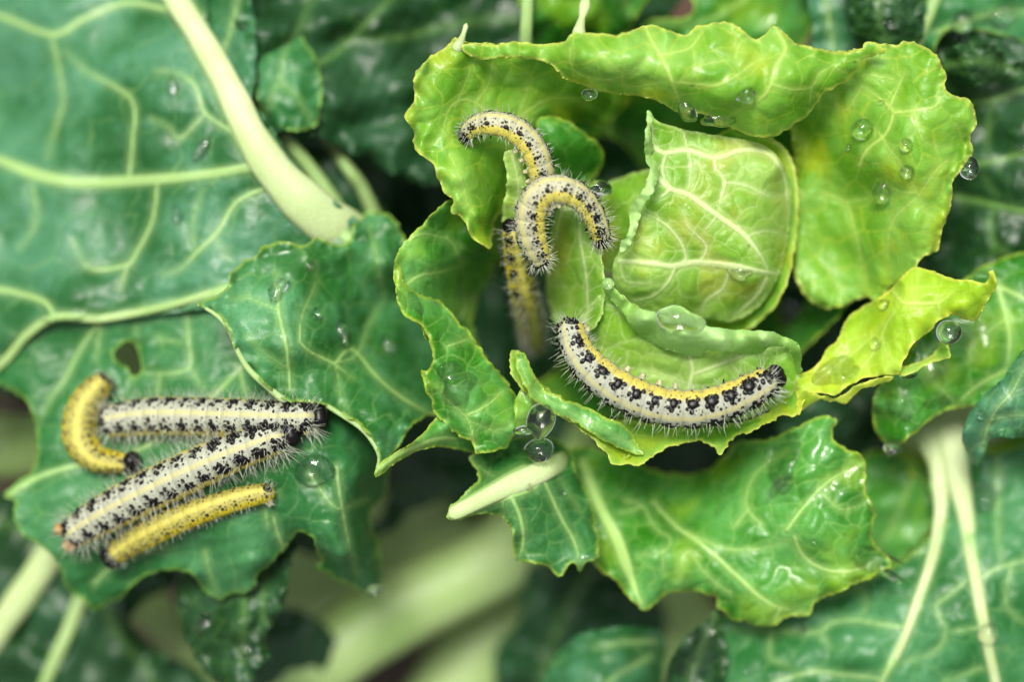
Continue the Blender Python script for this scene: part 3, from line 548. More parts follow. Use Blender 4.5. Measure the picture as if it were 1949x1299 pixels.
# ================= heart of the cabbage =================
# deep cup wall behind everything in the heart; darker green and holes imitate shade
cup = L('green', [(880, 380), (850, 300), (860, 200), (900, 130), (1000, 100), (1200, 90), (1450, 110), (1600, 130), (1700, 300), (1650, 520), (1560, 640), (1400, 760), (1200, 800), (1050, 760), (960, 640), (930, 520)],
  [(900, 130, -8), (1200, 90, -10), (1600, 130, -12), (1690, 300, -14), (1600, 580, -20), (1400, 760, -26), (1200, 790, -30), (1000, 700, -34), (880, 380, -14), (860, 250, -8), (1150, 230, -30), (1200, 350, -50), (1000, 300, -30), (1030, 600, -70), (1500, 500, -60), (1350, 200, -26), (960, 500, -40), (980, 420, -40), (1130, 560, -70), (1540, 330, -45)],
  [(10, 6, [(1190, 700), (1200, 500), (1180, 300), (1100, 130)]), (9, 5, [(1190, 330), (1150, 230), (1060, 215), (960, 240), (900, 200)]), (7, 4, [(1350, 300), (1450, 200), (1550, 150)])], holes=[[(980, 470), (1040, 520), (1080, 620), (1060, 700), (1000, 730), (940, 680), (900, 620), (930, 540)], [(1140, 260), (1200, 290), (1240, 380), (1190, 420), (1130, 380), (1110, 310)], [(1530, 380), (1560, 400), (1550, 540), (1500, 620), (1480, 560)]], step=5, wave=1.0, seed=81, cell=60, pucker=.9, label='deep inner cup leaf behind the heart, coloured darker for shade')
# big right hand cup leaf
rc = L('frill', [(1480, 110), (1560, 100), (1640, 92), (1652, 80), (1700, 84), (1735, 78), (1765, 92), (1785, 110), (1802, 142), (1796, 165), (1822, 184), (1844, 188), (1858, 232), (1848, 262), (1852, 290), (1834, 320), (1812, 350), (1812, 385), (1796, 430), (1782, 478), (1752, 492), (1738, 530), (1700, 548),
   (1670, 575), (1640, 566), (1600, 585), (1550, 580), (1515, 530), (1512, 440), (1512, 330), (1500, 240), (1440, 170)],
  [(1480, 110, -6), (1640, 92, 0), (1740, 80, 3), (1800, 142, 4), (1856, 235, 3), (1834, 320, 1), (1812, 385, 0), (1775, 480, -3), (1700, 545, -8), (1600, 580, -15), (1530, 520, -15), (1520, 400, -14), (1500, 240, -14), (1600, 200, -4), (1700, 220, 3), (1780, 230, 5),
   (1660, 300, 0), (1740, 330, 4), (1690, 370, -3), (1640, 400, -9), (1600, 330, -10), (1680, 470, -7), (1740, 430, -1), (1590, 480, -16), (1560, 160, -6), (1640, 140, 0), (1780, 160, 5), (1790, 290, 4), (1720, 375, 0)],
  [(9, 6, [(1635, 315), (1650, 285), (1685, 255), (1700, 215), (1690, 200), (1645, 165), (1615, 148)]), (6, 3, [(1692, 208), (1710, 165), (1725, 135)]), (7, 4, [(1698, 214), (1740, 210), (1780, 202), (1790, 180), (1785, 160)]), (5, 4, [(1672, 250), (1690, 280), (1720, 320), (1745, 365), (1760, 400)]),
   (5, 3, [(1700, 150), (1650, 140)]), (4, 3, [(1640, 165), (1610, 210), (1590, 180)]), (6, 4, [(1570, 370), (1610, 385), (1625, 430), (1640, 500), (1650, 550)]), (4, 3, [(1612, 385), (1660, 375)]), (5, 3, [(1745, 365), (1710, 365), (1675, 340)]), (4, 3, [(1750, 370), (1785, 320), (1815, 300)]),
   (4, 2, [(1740, 215), (1760, 270), (1800, 280)]), (4, 3, [(1745, 375), (1700, 420), (1690, 480), (1700, 530)])],
  step=3.5, wave=.55, seed=82, cell=50, pucker=.65, ruffle=1.3, serr=2.4, label='frilled yellow-green cup leaf on the right side of the heart')
# left frill
lf = L('frill', [(886, 78), (862, 72), (846, 92), (822, 106), (800, 126), (789, 138), (787, 165), (790, 190), (776, 206), (772, 226), (786, 252), (786, 275), (798, 295), (822, 312), (836, 348), (846, 368), (862, 382), (858, 405), (878, 414), (898, 452), (920, 468), (935, 472), (940, 440), (948, 410), (975, 390), (1000, 340),
   (1040, 300), (1060, 250), (1110, 230), (1150, 240), (1200, 190), (1200, 150), (1100, 90), (1020, 84), (945, 82)],
  [(886, 80, 4), (822, 106, 4), (788, 160, 4), (772, 226, 4), (798, 295, 3), (846, 368, 2), (880, 415, 2), (930, 470, -1), (945, 430, -10), (1000, 350, -16), (1050, 280, -20), (1190, 200, -22), (1100, 95, -3), (1000, 84, 2), (850, 200, 2), (850, 290, 2), (900, 350, 1), (905, 410, 3),
   (900, 180, -1), (980, 170, -5), (950, 270, -6), (1000, 230, -8), (900, 290, -1), (945, 350, -7), (1100, 200, -13), (870, 130, 3), (960, 120, -2), (880, 340, 4)],
  [(7, 4, [(990, 330), (960, 260), (905, 195), (860, 200), (838, 260), (812, 275)]), (5, 3, [(905, 195), (930, 160), (940, 110), (960, 95)]), (4, 3, [(865, 205), (890, 150), (900, 110)]), (6, 4, [(985, 225), (1040, 190), (1100, 190), (1150, 220)]), (4, 3, [(985, 225), (1005, 165), (1000, 130)]), (4, 3, [(935, 235), (900, 240), (860, 270)]), (4, 3, [(860, 300), (880, 350), (900, 420)])],
  step=3.5, wave=.6, seed=83, cell=46, pucker=.65, ruffle=1.3, serr=2.2, label='frilled yellow-green leaf on the left side of the heart')
# top bulging flap: margin above, blade rolls towards the viewer and back under
fl = L('frill', [(880, 84), (945, 84), (1000, 79), (1022, 84), (1070, 80), (1094, 58), (1112, 60), (1135, 62), (1180, 64), (1228, 47), (1262, 52), (1300, 66), (1326, 52), (1362, 40), (1395, 45), (1430, 70), (1446, 72), (1472, 50), (1495, 64), (1520, 82), (1585, 96), (1636, 94), (1650, 78), (1680, 88), (1690, 98),
   (1645, 112), (1630, 140), (1590, 168), (1568, 178), (1550, 205), (1530, 225), (1500, 245), (1462, 262), (1420, 256), (1380, 238), (1330, 215), (1290, 212), (1240, 188), (1180, 180), (1130, 170), (1080, 152), (1050, 124), (1020, 114), (960, 108), (905, 112)],
  [(880, 84, 5), (1000, 80, 5), (1094, 60, 6), (1228, 47, 6), (1362, 40, 7), (1472, 50, 6), (1585, 96, 6), (1650, 78, 6), (1690, 98, 5), (905, 112, 4), (1020, 112, 4), (1080, 150, 3), (1180, 178, 2), (1290, 210, 2), (1380, 238, 1), (1462, 260, 1), (1550, 205, 2), (1620, 145, 4),
   (1100, 110, 9), (1180, 130, 10.5), (1280, 150, 11), (1370, 180, 10), (1470, 200, 8), (1530, 160, 8.5), (1600, 125, 7), (1400, 110, 10), (1300, 90, 9), (1000, 100, 6), (1460, 110, 9)],
  [(8, 10, [(1228, 50), (1245, 85), (1258, 105), (1275, 145), (1290, 185), (1300, 212)]), (6, 4, [(1258, 103), (1310, 92), (1335, 62), (1350, 48)]), (6, 4, [(1280, 155), (1360, 162), (1400, 145), (1420, 130), (1470, 95)]), (4, 3, [(1320, 130), (1350, 120), (1395, 115), (1405, 140)]), (4, 3, [(1320, 95), (1322, 130), (1300, 150)]),
   (4, 3, [(1400, 110), (1410, 80), (1430, 72)]), (9, 5, [(1480, 60), (1496, 90), (1480, 120), (1465, 165), (1445, 190), (1400, 212)]), (5, 3, [(1470, 160), (1510, 170), (1545, 165), (1560, 140), (1590, 120), (1590, 98)]), (5, 3, [(1545, 165), (1540, 205)]), (4, 3, [(1590, 128), (1620, 145)]),
   (5, 3, [(1085, 90), (1090, 130), (1130, 150), (1185, 145), (1235, 110), (1230, 85)]), (4, 3, [(1185, 145), (1190, 165), (1270, 155)]), (4, 3, [(1185, 142), (1160, 120), (1130, 85), (1115, 65)])],
  step=3.2, wave=.45, seed=84, cell=54, pucker=.65, ruffle=.8, serr=2.4, name='leaf', label='wide yellow-green leaf rim arching over the top of the heart')
rib(None, [(1100, 72, 6), (1104, 50, 6.5), (1109, 28, 7), (1114, 6, 6), (1112, -4, 5)], [46, 20, 13, 24, 16], 0, 'rib', .9, 'leaf_tip', fl.o, seg=12, step=5)
rib(None, [(866, 98, 4), (876, 80, 5), (883, 62, 6), (888, 44, 6)], [34, 18, 9, 11], 0, 'rib', .9, 'leaf_tip', lf.o, seg=12, step=5)

# inner leaves right under the curled leaf behind the heart
L('heart', [(1150, 360), (1180, 340), (1240, 325), (1235, 400), (1190, 480), (1160, 520), (1130, 480)], [(1150, 360, -16), (1240, 325, -10), (1190, 480, -12), (1130, 480, -20), (1190, 400, -10)], [], step=5, seed=85, cell=40, wave=.4)
# lobe left of the hollow
L('green', [(1020, 230), (1060, 222), (1110, 250), (1150, 290), (1130, 340), (1080, 360), (1050, 330), (1030, 280)], [(1020, 230, -9), (1060, 222, -8), (1150, 290, -16), (1080, 360, -18), (1070, 280, -9)], [], step=5, seed=86, cell=40, wave=.5)

# heart leaf: domed, net of thick pale veins
hd = L('heart', [(1236, 222), (1262, 234), (1310, 248), (1370, 258), (1420, 266), (1456, 278), (1484, 302), (1500, 335), (1506, 375), (1504, 420), (1497, 470), (1486, 515), (1464, 560), (1430, 595), (1390, 612), (1330, 606), (1260, 600), (1210, 588), (1178, 562), (1165, 525), (1172, 490), (1196, 450), (1200, 410), (1218, 378), (1242, 350), (1246, 315), (1232, 290), (1240, 255)],
  [(1236, 222, 1), (1310, 248, -1), (1400, 258, -2), (1466, 280, -3.5), (1500, 335, -7), (1506, 400, -9), (1490, 500, -10), (1440, 590, -10), (1350, 608, -10), (1210, 588, -7), (1165, 525, -5), (1196, 450, 0), (1242, 350, 2), (1232, 290, 2),
   (1300, 320, .8), (1380, 320, 0), (1440, 340, -1), (1320, 400, 1.0), (1400, 430, .2), (1460, 430, -3), (1300, 500, -1.0), (1400, 520, -3.0), (1250, 450, .6), (1470, 510, -5), (1480, 320, -1.5), (1230, 540, -1)],
  [(11, 13, [(1232, 265), (1262, 290), (1310, 285), (1362, 300), (1410, 286), (1456, 288), (1482, 310), (1496, 350), (1500, 420)]), (6, 4, [(1362, 298), (1363, 320), (1380, 345), (1370, 385), (1366, 410)]), (5, 3, [(1380, 347), (1420, 352), (1460, 372), (1500, 372)]), (6, 3, [(1268, 290), (1262, 330), (1290, 370)]),
   (12, 14, [(1240, 325), (1275, 358), (1310, 370), (1345, 395), (1380, 420), (1420, 450), (1450, 490), (1462, 515)]), (6, 4, [(1276, 360), (1255, 378)]), (4, 3, [(1312, 290), (1315, 330), (1305, 368)]),
   (11, 20, [(1178, 497), (1240, 502), (1280, 507), (1320, 500), (1380, 505), (1440, 515), (1500, 526)]), (6, 4, [(1285, 503), (1305, 495), (1295, 460), (1270, 430), (1240, 412), (1210, 405)]), (6, 4, [(1286, 508), (1270, 540), (1240, 565), (1200, 572), (1175, 560)]), (6, 4, [(1390, 510), (1375, 550), (1345, 572), (1330, 605)]),
   (9, 8, [(1460, 530), (1440, 565), (1400, 600)]), (5, 3, [(1330, 500), (1345, 470), (1310, 430), (1300, 400)]), (4, 3, [(1366, 410), (1340, 440)]), (5, 3, [(1380, 250), (1400, 270), (1415, 285)]), (4, 3, [(1180, 500), (1190, 535), (1230, 540), (1270, 540)]), (4, 3, [(1420, 450), (1460, 440), (1500, 450)]), (5, 3, [(1300, 250), (1310, 285)])],
  step=3.2, wave=.35, seed=87, cell=40, pucker=.6, ruffle=.5, serr=1.2, vh=.30, vk=1.12, label='pale domed heart leaf with a net of thick white veins')
L('frill', [(1380, 248), (1440, 252), (1484, 272), (1512, 312), (1519, 370), (1517, 440), (1506, 510), (1484, 570), (1445, 612), (1380, 640), (1300, 560), (1300, 350)],
  [(1380, 248, -8), (1484, 272, -7), (1519, 370, -8.5), (1506, 510, -9.5), (1445, 612, -13), (1300, 560, -24), (1300, 350, -24), (1480, 330, -10), (1480, 480, -14), (1420, 400, -20)], [(9, 6, [(1400, 256), (1480, 276), (1512, 330), (1516, 400), (1506, 480)])], step=4, seed=187, cell=50, wave=.3, ruffle=.4)
# its frilled left edge, curled towards the viewer
he = leaf('rim', [(1233, 210), (1242, 225), (1238, 250), (1243, 275), (1240, 295), (1250, 308), (1254, 330), (1246, 358), (1232, 380), (1222, 400), (1216, 428), (1206, 450), (1196, 470), (1180, 482), (1182, 462), (1196, 440), (1198, 412), (1202, 390), (1215, 372), (1228, 355), (1234, 332), (1238, 318), (1228, 300), (1226, 270), (1230, 240)],
  [(1233, 210, 5), (1232, 270, 7), (1242, 320, 7), (1230, 370, 7), (1208, 430, 6), (1182, 480, 3), (1228, 300, 4), (1200, 400, 4), (1250, 320, 5), (1242, 270, 5), (1222, 400, 5)], [(3, 2, [(1236, 225), (1234, 280), (1243, 320), (1222, 380), (1205, 430), (1186, 475)])],
  step=2.5, wave=.5, wscale=50, seed=88, cell=30, ruffle=.9, serr=2.2, name='curled_edge', parent=hd.o)
# tall narrow folded leaf in the middle
tf = L('heart', [(958, 300), (962, 286), (975, 284), (992, 300), (1000, 330), (1005, 370), (990, 420), (978, 460), (960, 440), (957, 400), (965, 350)],
  [(962, 286, 2), (990, 300, 2), (1000, 370, -2), (975, 450, -8), (960, 400, -4), (978, 340, 0)], [(5, 3, [(975, 295), (985, 340), (985, 400), (975, 450)])], step=3.2, seed=89, cell=34, wave=.3, ruffle=.6)
tv = L('heart', [(1062, 396), (1085, 392), (1105, 402), (1118, 430), (1138, 462), (1148, 500), (1152, 560), (1140, 610), (1105, 640), (1060, 620), (1040, 560), (1042, 500), (1050, 440)],
  [(1062, 396, -5), (1090, 392, -4), (1110, 410, -2), (1145, 490, 0), (1150, 570, -1), (1110, 635, -4), (1050, 600, -18), (1042, 520, -16), (1052, 440, -10), (1115, 500, -3), (1080, 480, -9), (1090, 560, -10)],
  [(6, 5, [(1070, 400), (1062, 430), (1055, 470)]), (7, 5, [(1068, 402), (1090, 398), (1103, 420), (1104, 455), (1115, 520), (1118, 580), (1112, 620)]), (4, 3, [(1104, 455), (1135, 480)]), (5, 4, [(1118, 585), (1140, 570)])], step=3.2, seed=90, cell=36, wave=.3, pucker=.5, ruffle=.6, label='narrow folded inner leaf in front of the heart')
# front heart leaf under the curled rim
fr = L('heart', [(1118, 590), (1150, 555), (1180, 560), (1240, 600), (1330, 620), (1440, 640), (1510, 655), (1522, 700), (1515, 745), (1440, 790), (1320, 810), (1220, 790), (1140, 730), (1095, 660), (1104, 620)],
  [(1118, 590, -3), (1180, 560, -1), (1330, 625, -2), (1500, 655, -2), (1518, 700, -3), (1500, 760, -5), (1320, 808, -8), (1180, 770, -9), (1100, 670, -8), (1200, 650, -4), (1320, 720, -4), (1420, 700, -3.5)],
  [(6, 4, [(1148, 555), (1140, 580), (1115, 600), (1112, 625)]), (8, 10, [(1304, 655), (1318, 700), (1312, 735), (1305, 770)]), (8, 5, [(1322, 712), (1380, 690), (1440, 668), (1490, 660)]), (4, 3, [(1155, 580), (1220, 600), (1300, 615)]), (4, 3, [(1320, 735), (1270, 715), (1220, 700)]), (4, 3, [(1390, 690), (1420, 730), (1440, 780)])],
  step=3.2, seed=91, cell=42, wave=.3, pucker=.7, ruffle=.5, label='inner leaf face behind the largest caterpillar')
cr = leaf('rim', [(1146, 545), (1150, 530), (1165, 536), (1178, 558), (1200, 578), (1235, 592), (1290, 602), (1350, 620), (1400, 628), (1450, 630), (1490, 640), (1515, 652), (1524, 670), (1524, 692), (1528, 708), (1518, 714), (1510, 690), (1500, 665), (1470, 660), (1440, 676), (1400, 673), (1350, 668), (1325, 680), (1275, 668), (1230, 648), (1205, 628), (1185, 596), (1160, 568)],
  [(1146, 545, 2), (1165, 536, 2), (1200, 578, 2), (1290, 602, 2), (1400, 628, 2), (1500, 645, 2), (1526, 705, 0), (1510, 680, 0), (1440, 666, 0), (1330, 667, 1), (1240, 632, 1), (1170, 566, 1), (1185, 568, 4.5), (1230, 608, 6.5), (1300, 632, 8), (1380, 645, 7.5), (1450, 650, 6), (1514, 668, 4)],
  [(3, 2, [(1400, 640), (1440, 640), (1500, 655)])], step=2.8, pucker=.2, seed=92, cell=30, wave=.35, wscale=70, ruffle=.5, serr=1.5, name='curled_rim', parent=fr.o)

# bowl leaf lower left of the heart, its shaded inside painted darker green
bl = L('green', [(884, 388), (862, 378), (835, 396), (800, 432), (770, 460), (752, 492), (750, 530), (755, 560), (764, 588), (790, 615), (810, 640), (822, 668), (828, 690), (860, 720), (900, 740), (930, 740), (925, 690), (900, 620), (915, 560), (940, 520), (950, 480), (930, 470), (905, 440)],
  [(862, 378, -2), (800, 432, 0), (752, 500, 1), (755, 560, 3), (790, 612, 4), (822, 668, 3), (880, 420, -8), (930, 470, -14), (860, 470, -9), (880, 540, -20), (830, 500, -4), (820, 560, -6), (860, 620, -10), (945, 500, -34), (900, 610, -24), (925, 700, -16), (870, 680, -4), (900, 740, -8)],
  [(7, 4, [(776, 540), (800, 525), (850, 515), (890, 500)]), (5, 3, [(778, 455), (810, 445), (850, 455), (880, 470)]), (5, 3, [(850, 450), (870, 480), (885, 520)]), (7, 4, [(880, 600), (900, 570), (930, 540)])], step=3.5, wave=.4, seed=93, cell=44, pucker=.7, ruffle=1.0, serr=2.2, label='cupped leaf at the lower left of the heart')
# glossy inner rim of the bowl falling to the right
br = L('green', [(752, 520), (760, 505), (775, 545), (800, 560), (840, 575), (870, 610), (900, 640), (925, 680), (960, 720), (985, 760), (1000, 800), (985, 822), (960, 852), (920, 864), (905, 862), (900, 845), (870, 828), (838, 800), (816, 762), (806, 722), (802, 705), (812, 706), (824, 680), (818, 650), (800, 618), (775, 605), (760, 585)],
  [(752, 520, 2), (765, 585, 4), (800, 618, 5), (824, 680, 5), (804, 706, 6), (816, 762, 3), (870, 828, 1), (905, 862, 0), (960, 852, 0), (1000, 800, -2), (960, 720, -3), (900, 640, -3), (840, 575, -3), (775, 545, 0), (860, 740, 5), (920, 790, 4), (870, 660, 3), (830, 620, 3), (900, 720, 3), (950, 820, 2)],
  [(4, 3, [(905, 860), (890, 800), (850, 760), (830, 730)]), (5, 3, [(890, 790), (930, 770), (960, 740)]), (4, 3, [(850, 660), (880, 650), (900, 640)]), (3, 2, [(890, 800), (940, 820), (970, 810)])],
  step=3.2, wave=.4, seed=94, cell=34, pucker=.7, ruffle=1.0, serr=3.0, label='glossy wet leaf edge at the lower left of the heart')
# lower bowl leaf
lb = L('frill', [(968, 672), (982, 668), (998, 682), (1010, 705), (1040, 738), (1075, 760), (1110, 785), (1140, 800), (1200, 800), (1280, 812), (1380, 810), (1460, 785), (1505, 745), (1520, 720), (1522, 745), (1516, 790), (1490, 792), (1455, 810), (1420, 826), (1388, 838), (1372, 868), (1358, 852), (1330, 840), (1300, 845), (1260, 858), (1222, 884), (1200, 886), (1168, 884), (1148, 858), (1120, 830), (1075, 800), (1040, 780), (1012, 752), (990, 740), (974, 710)],
  [(968, 672, 1), (998, 682, 0), (1040, 738, -2), (1110, 785, -3), (1200, 800, -7), (1300, 812, -8), (1400, 805, -7), (1500, 745, -5), (1520, 720, -3), (1516, 790, 0), (1420, 826, 2), (1372, 868, 3), (1300, 845, 2), (1222, 884, 3), (1168, 884, 3), (1120, 830, 4), (1040, 780, 4), (990, 740, 4), (974, 700, 4), (1060, 770, 3.5), (1160, 830, 1), (1200, 840, -1), (1300, 830, -2), (1460, 790, -1)],
  [(4, 3, [(1150, 850), (1180, 830), (1220, 830), (1300, 835)]), (3, 2, [(1372, 862), (1360, 830), (1350, 810)]), (3, 2, [(1000, 700), (1040, 765), (1100, 805), (1150, 840)]), (3, 2, [(1480, 790), (1470, 765)])],
  step=3.2, wave=.4, seed=95, cell=34, pucker=.5, ruffle=.8, serr=3.0, label='toothed yellow-green leaf edge under the largest caterpillar')
rim2 = leaf('green', [(980, 672), (996, 672), (1006, 690), (1030, 735), (1060, 755), (1110, 772), (1150, 792), (1190, 812), (1216, 850), (1222, 868), (1180, 855), (1140, 835), (1095, 805), (1050, 785), (1015, 762), (998, 735), (985, 705)],
  [(980, 672, 4), (1030, 735, 5), (1110, 772, 4), (1190, 812, 4), (1220, 865, 3), (1140, 835, 4), (1050, 785, 5), (985, 705, 5), (1010, 730, 7.5), (1080, 775, 7), (1160, 820, 6.5)], [(3, 2, [(990, 690), (1015, 740), (1080, 782), (1150, 818), (1205, 850)])],
  step=2.8, seed=96, cell=28, wave=.3, ruffle=.5, serr=2.0, name='curled_rim', parent=lb.o)
gz = L('green', [(985, 752), (1000, 735), (1020, 765), (1030, 790), (1022, 815), (990, 822), (978, 790)], [(985, 752, 2), (1000, 735, 2), (1030, 790, 0), (1000, 822, 0), (1000, 785, 2.5)], [], step=3, seed=97, cell=26, wave=.3)

# yellow leaf on the right
yl = L('yellow', [(1516, 760), (1520, 718), (1550, 700), (1572, 670), (1596, 640), (1610, 610), (1640, 585), (1690, 555), (1722, 520), (1738, 508), (1762, 512), (1790, 522), (1820, 532), (1850, 533), (1872, 540), (1884, 530), (1880, 518), (1890, 514), (1897, 530), (1894, 550), (1880, 572), (1870, 590), (1858, 612), (1835, 608), (1815, 600), (1785, 612), (1768, 634), (1742, 652), (1728, 672), (1716, 700), (1712, 712), (1680, 716),
   (1640, 722), (1606, 742), (1590, 754), (1560, 748), (1535, 758), (1520, 790)],
  [(1516, 760, -2), (1520, 718, -4), (1596, 640, -6), (1640, 585, -8), (1722, 520, -2), (1790, 522, 1), (1850, 533, 2), (1892, 520, 6), (1880, 572, 3), (1835, 608, 3), (1785, 612, 2), (1716, 700, 2), (1712, 712, 2), (1640, 722, 0), (1590, 752, -1), (1560, 720, -3), (1640, 670, -3), (1700, 600, 1), (1740, 560, 3), (1820, 565, 5.5), (1660, 620, -3), (1690, 660, 0), (1600, 700, -4), (1750, 610, 3), (1840, 572, 6)],
  [(9, 5, [(1700, 553), (1716, 574), (1740, 578), (1785, 576), (1815, 555)]), (5, 3, [(1785, 576), (1790, 605)]), (5, 3, [(1640, 700), (1670, 660), (1690, 610), (1716, 576)]), (4, 3, [(1530, 745), (1590, 700), (1650, 650), (1690, 610)]), (4, 3, [(1680, 640), (1690, 690), (1700, 712)]), (3, 2, [(1750, 520), (1742, 575)])],
  step=3.2, wave=.4, seed=98, cell=46, pucker=.6, ruffle=.9, serr=1.6, label='bright yellow leaf with a bitten edge right of the heart')
yb = L('yellow', [(1518, 760), (1530, 745), (1560, 752), (1592, 757), (1640, 730), (1700, 716), (1690, 728), (1640, 742), (1605, 768), (1560, 762), (1520, 785), (1515, 775)],
  [(1518, 760, -1), (1560, 752, -.5), (1640, 730, 0), (1700, 716, 1), (1605, 768, -3), (1520, 785, -3)], [], step=3.2, seed=99, cell=30, wave=.2, ruffle=.4)
yc = L('frill', [(1708, 712), (1712, 700), (1745, 690), (1775, 675), (1788, 655), (1784, 640), (1800, 650), (1808, 668), (1808, 682), (1780, 688), (1750, 704), (1720, 716)],
  [(1708, 712, 0), (1745, 690, -1), (1784, 640, -1), (1806, 668, 1), (1780, 688, 1), (1720, 716, 1), (1785, 672, -2)], [(3, 2, [(1720, 708), (1770, 690), (1800, 668)])], step=3, seed=100, cell=30, wave=.2, ruffle=.4)

# collect the blades for resting things on
vv = []; ff = []; base = 0
for V, Q in LEAVES:
    vv.append(V); ff.append(Q + base); base += len(V)
vv = np.concatenate(vv); ff = np.concatenate(ff)
BVH = BVHTree.FromPolygons(vv.tolist(), ff.tolist())
def ray(px, py):
    d = Vector(((px - 974.5) * S, (649.5 - py) * S, -CAM_H)).normalized()
    loc, nor, i, dist = BVH.ray_cast(Vector((0, 0, CAM_H)), d)
    if loc is None: return Vector(W(px, py, -30)), Vector((0, 0, 1))
    if nor.z < 0: nor = -nor
    return loc, nor
# ================= caterpillars =================
def catmat(name, white, yellow_d, yellow_l, dorsal_w, lat0, lat1, belly, warm):
    m, n = newmat(name); g = NG(n)
    al = g.attr('along'); ar = g.attr('around'); lat = g.attr('lat'); seg = g.attr('seg')
    v = g('ShaderNodeCombineXYZ', {0: al, 1: ar}).outputs[0]
    nz = g('ShaderNodeTexNoise', {'Vector': v, 'Scale': 2.6, 'Detail': 4.0, 'Roughness': .7}).outputs[0]
    nf = g('ShaderNodeTexNoise', {'Vector': v, 'Scale': 9.0, 'Detail': 3.0, 'Roughness': .7}).outputs[0]
    l2 = g.math('ADD', lat, g.math('MULTIPLY', g.math('SUBTRACT', nf, .5), 60.0))
    c = g.mix(g.ramp(nz, .35, .65), white, tuple(x * .78 for x in white))
    c = g.mix(g.math('MULTIPLY', g.ramp(nf, .45, .7), warm), c, yellow_l)
    # grey pepper
    vo = g('ShaderNodeTexVoronoi', {'Vector': v, 'Scale': 3.6, 'Randomness': 1.0}).outputs['Distance']
    vo2 = g('ShaderNodeTexVoronoi', {'Vector': v, 'Scale': 6.5, 'Randomness': 1.0}).outputs['Distance']
    c = g.mix(g.ramp(l2, dorsal_w + 3, dorsal_w - 2), c, yellow_d)
    lb = g.math('MULTIPLY', g.ramp(l2, lat0 - 3, lat0 + 4), g.ramp(l2, lat1 + 6, lat1 - 4))
    c = g.mix(lb, c, g.mix(g.ramp(nf, .35, .6), yellow_l, tuple(min(1, x * 1.25) for x in yellow_l)))
    c = g.mix(g.ramp(l2, lat1, lat1 + 12), c, belly)
    c = g.mix(g.math('MULTIPLY', g.ramp(vo, .20, .12), g.ramp(lat, dorsal_w + 2, dorsal_w + 9, .1, .92)), c, (.012, .010, .012))
    c = g.mix(g.math('MULTIPLY', g.ramp(vo2, .15, .08), .6), c, (.05, .035, .025))
    # creases: shade between the segments painted into the skin colour
    c = g.mix(g.math('MULTIPLY', g.ramp(seg, .07, .0), .45), c, tuple(x * .4 for x in white))
    c = g.mix(g.ramp(nf, .52, .70, 0, .45), c, tuple(x * .45 for x in white))
    b = g('ShaderNodeBump', {'Height': nf, 'Strength': .6, 'Distance': .00012}).outputs[0]
    p = g('ShaderNodeBsdfPrincipled', {'Base Color': c, 'Roughness': .42, 'Normal': b, 'Specular IOR Level': .4, 'Subsurface Weight': .12, 'Subsurface Scale': .0008, 'Subsurface Radius': (1, .8, .4)})
    g('ShaderNodeOutputMaterial', {0: p.outputs[0]}); return m
M['cat_white'] = catmat('speckled white caterpillar skin', (.37, .39, .31), (.44, .42, .17), (.42, .36, .06), 5, 58, 98, (.26, .29, .17), .22)
M['cat_mid'] = catmat('speckled cream and yellow caterpillar skin', (.42, .42, .30), (.46, .44, .15), (.44, .39, .06), 6, 52, 104, (.30, .30, .13), .45)
M['cat_ylw'] = catmat('speckled yellow caterpillar skin', (.38, .35, .08), (.46, .42, .08), (.42, .35, .012), 12, 48, 108, (.36, .32, .05), .6)
def simplemat(name, col, rough, spec=.5):
    m, n = newmat(name); g = NG(n); nz = g('ShaderNodeTexNoise', {'Vector': g('ShaderNodeTexCoord').outputs['Object'], 'Scale': 3000.0}).outputs[0]
    c = g.mix(g.ramp(nz, .3, .7), col, tuple(x * .6 for x in col))
    p = g('ShaderNodeBsdfPrincipled', {'Base Color': c, 'Roughness': rough, 'Specular IOR Level': spec}); g('ShaderNodeOutputMaterial', {0: p.outputs[0]}); return m
M['black'] = simplemat('glossy black spots', (.004, .003, .004), .34, .22)
M['hair'] = simplemat('pale bristles', (.62, .66, .52), .45)
M['foot'] = simplemat('pale feet', (.45, .42, .22), .5)
M['orange'] = simplemat('orange brown claspers', (.40, .22, .05), .5)
M['brown'] = simplemat('olive brown head', (.22, .15, .03), .4)

def unit_mesh(name, prof, seg=10):
    """lathe along +Z from (r, z) profile"""
    prof = np.array(prof, float); a = np.linspace(0, 2 * math.pi, seg, endpoint=False); m = len(prof)
    V = np.stack([prof[:, 0:1] * np.cos(a), prof[:, 0:1] * np.sin(a), np.repeat(prof[:, 1:2], seg, 1)], -1).reshape(-1, 3)
    i = np.arange(m - 1)[:, None] * seg; j = np.arange(seg)[None]; j2 = (j + 1) % seg
    F = np.stack([i + j, i + j2, i + seg + j2, i + seg + j], -1).reshape(-1, 4)
    V = np.concatenate([V, [[0, 0, prof[-1, 1]]]]); jj = np.arange(seg)
    F1 = np.stack([(m - 1) * seg + jj, (m - 1) * seg + (jj + 1) % seg, np.full(seg, m * seg)], 1)
    return V, F, F1

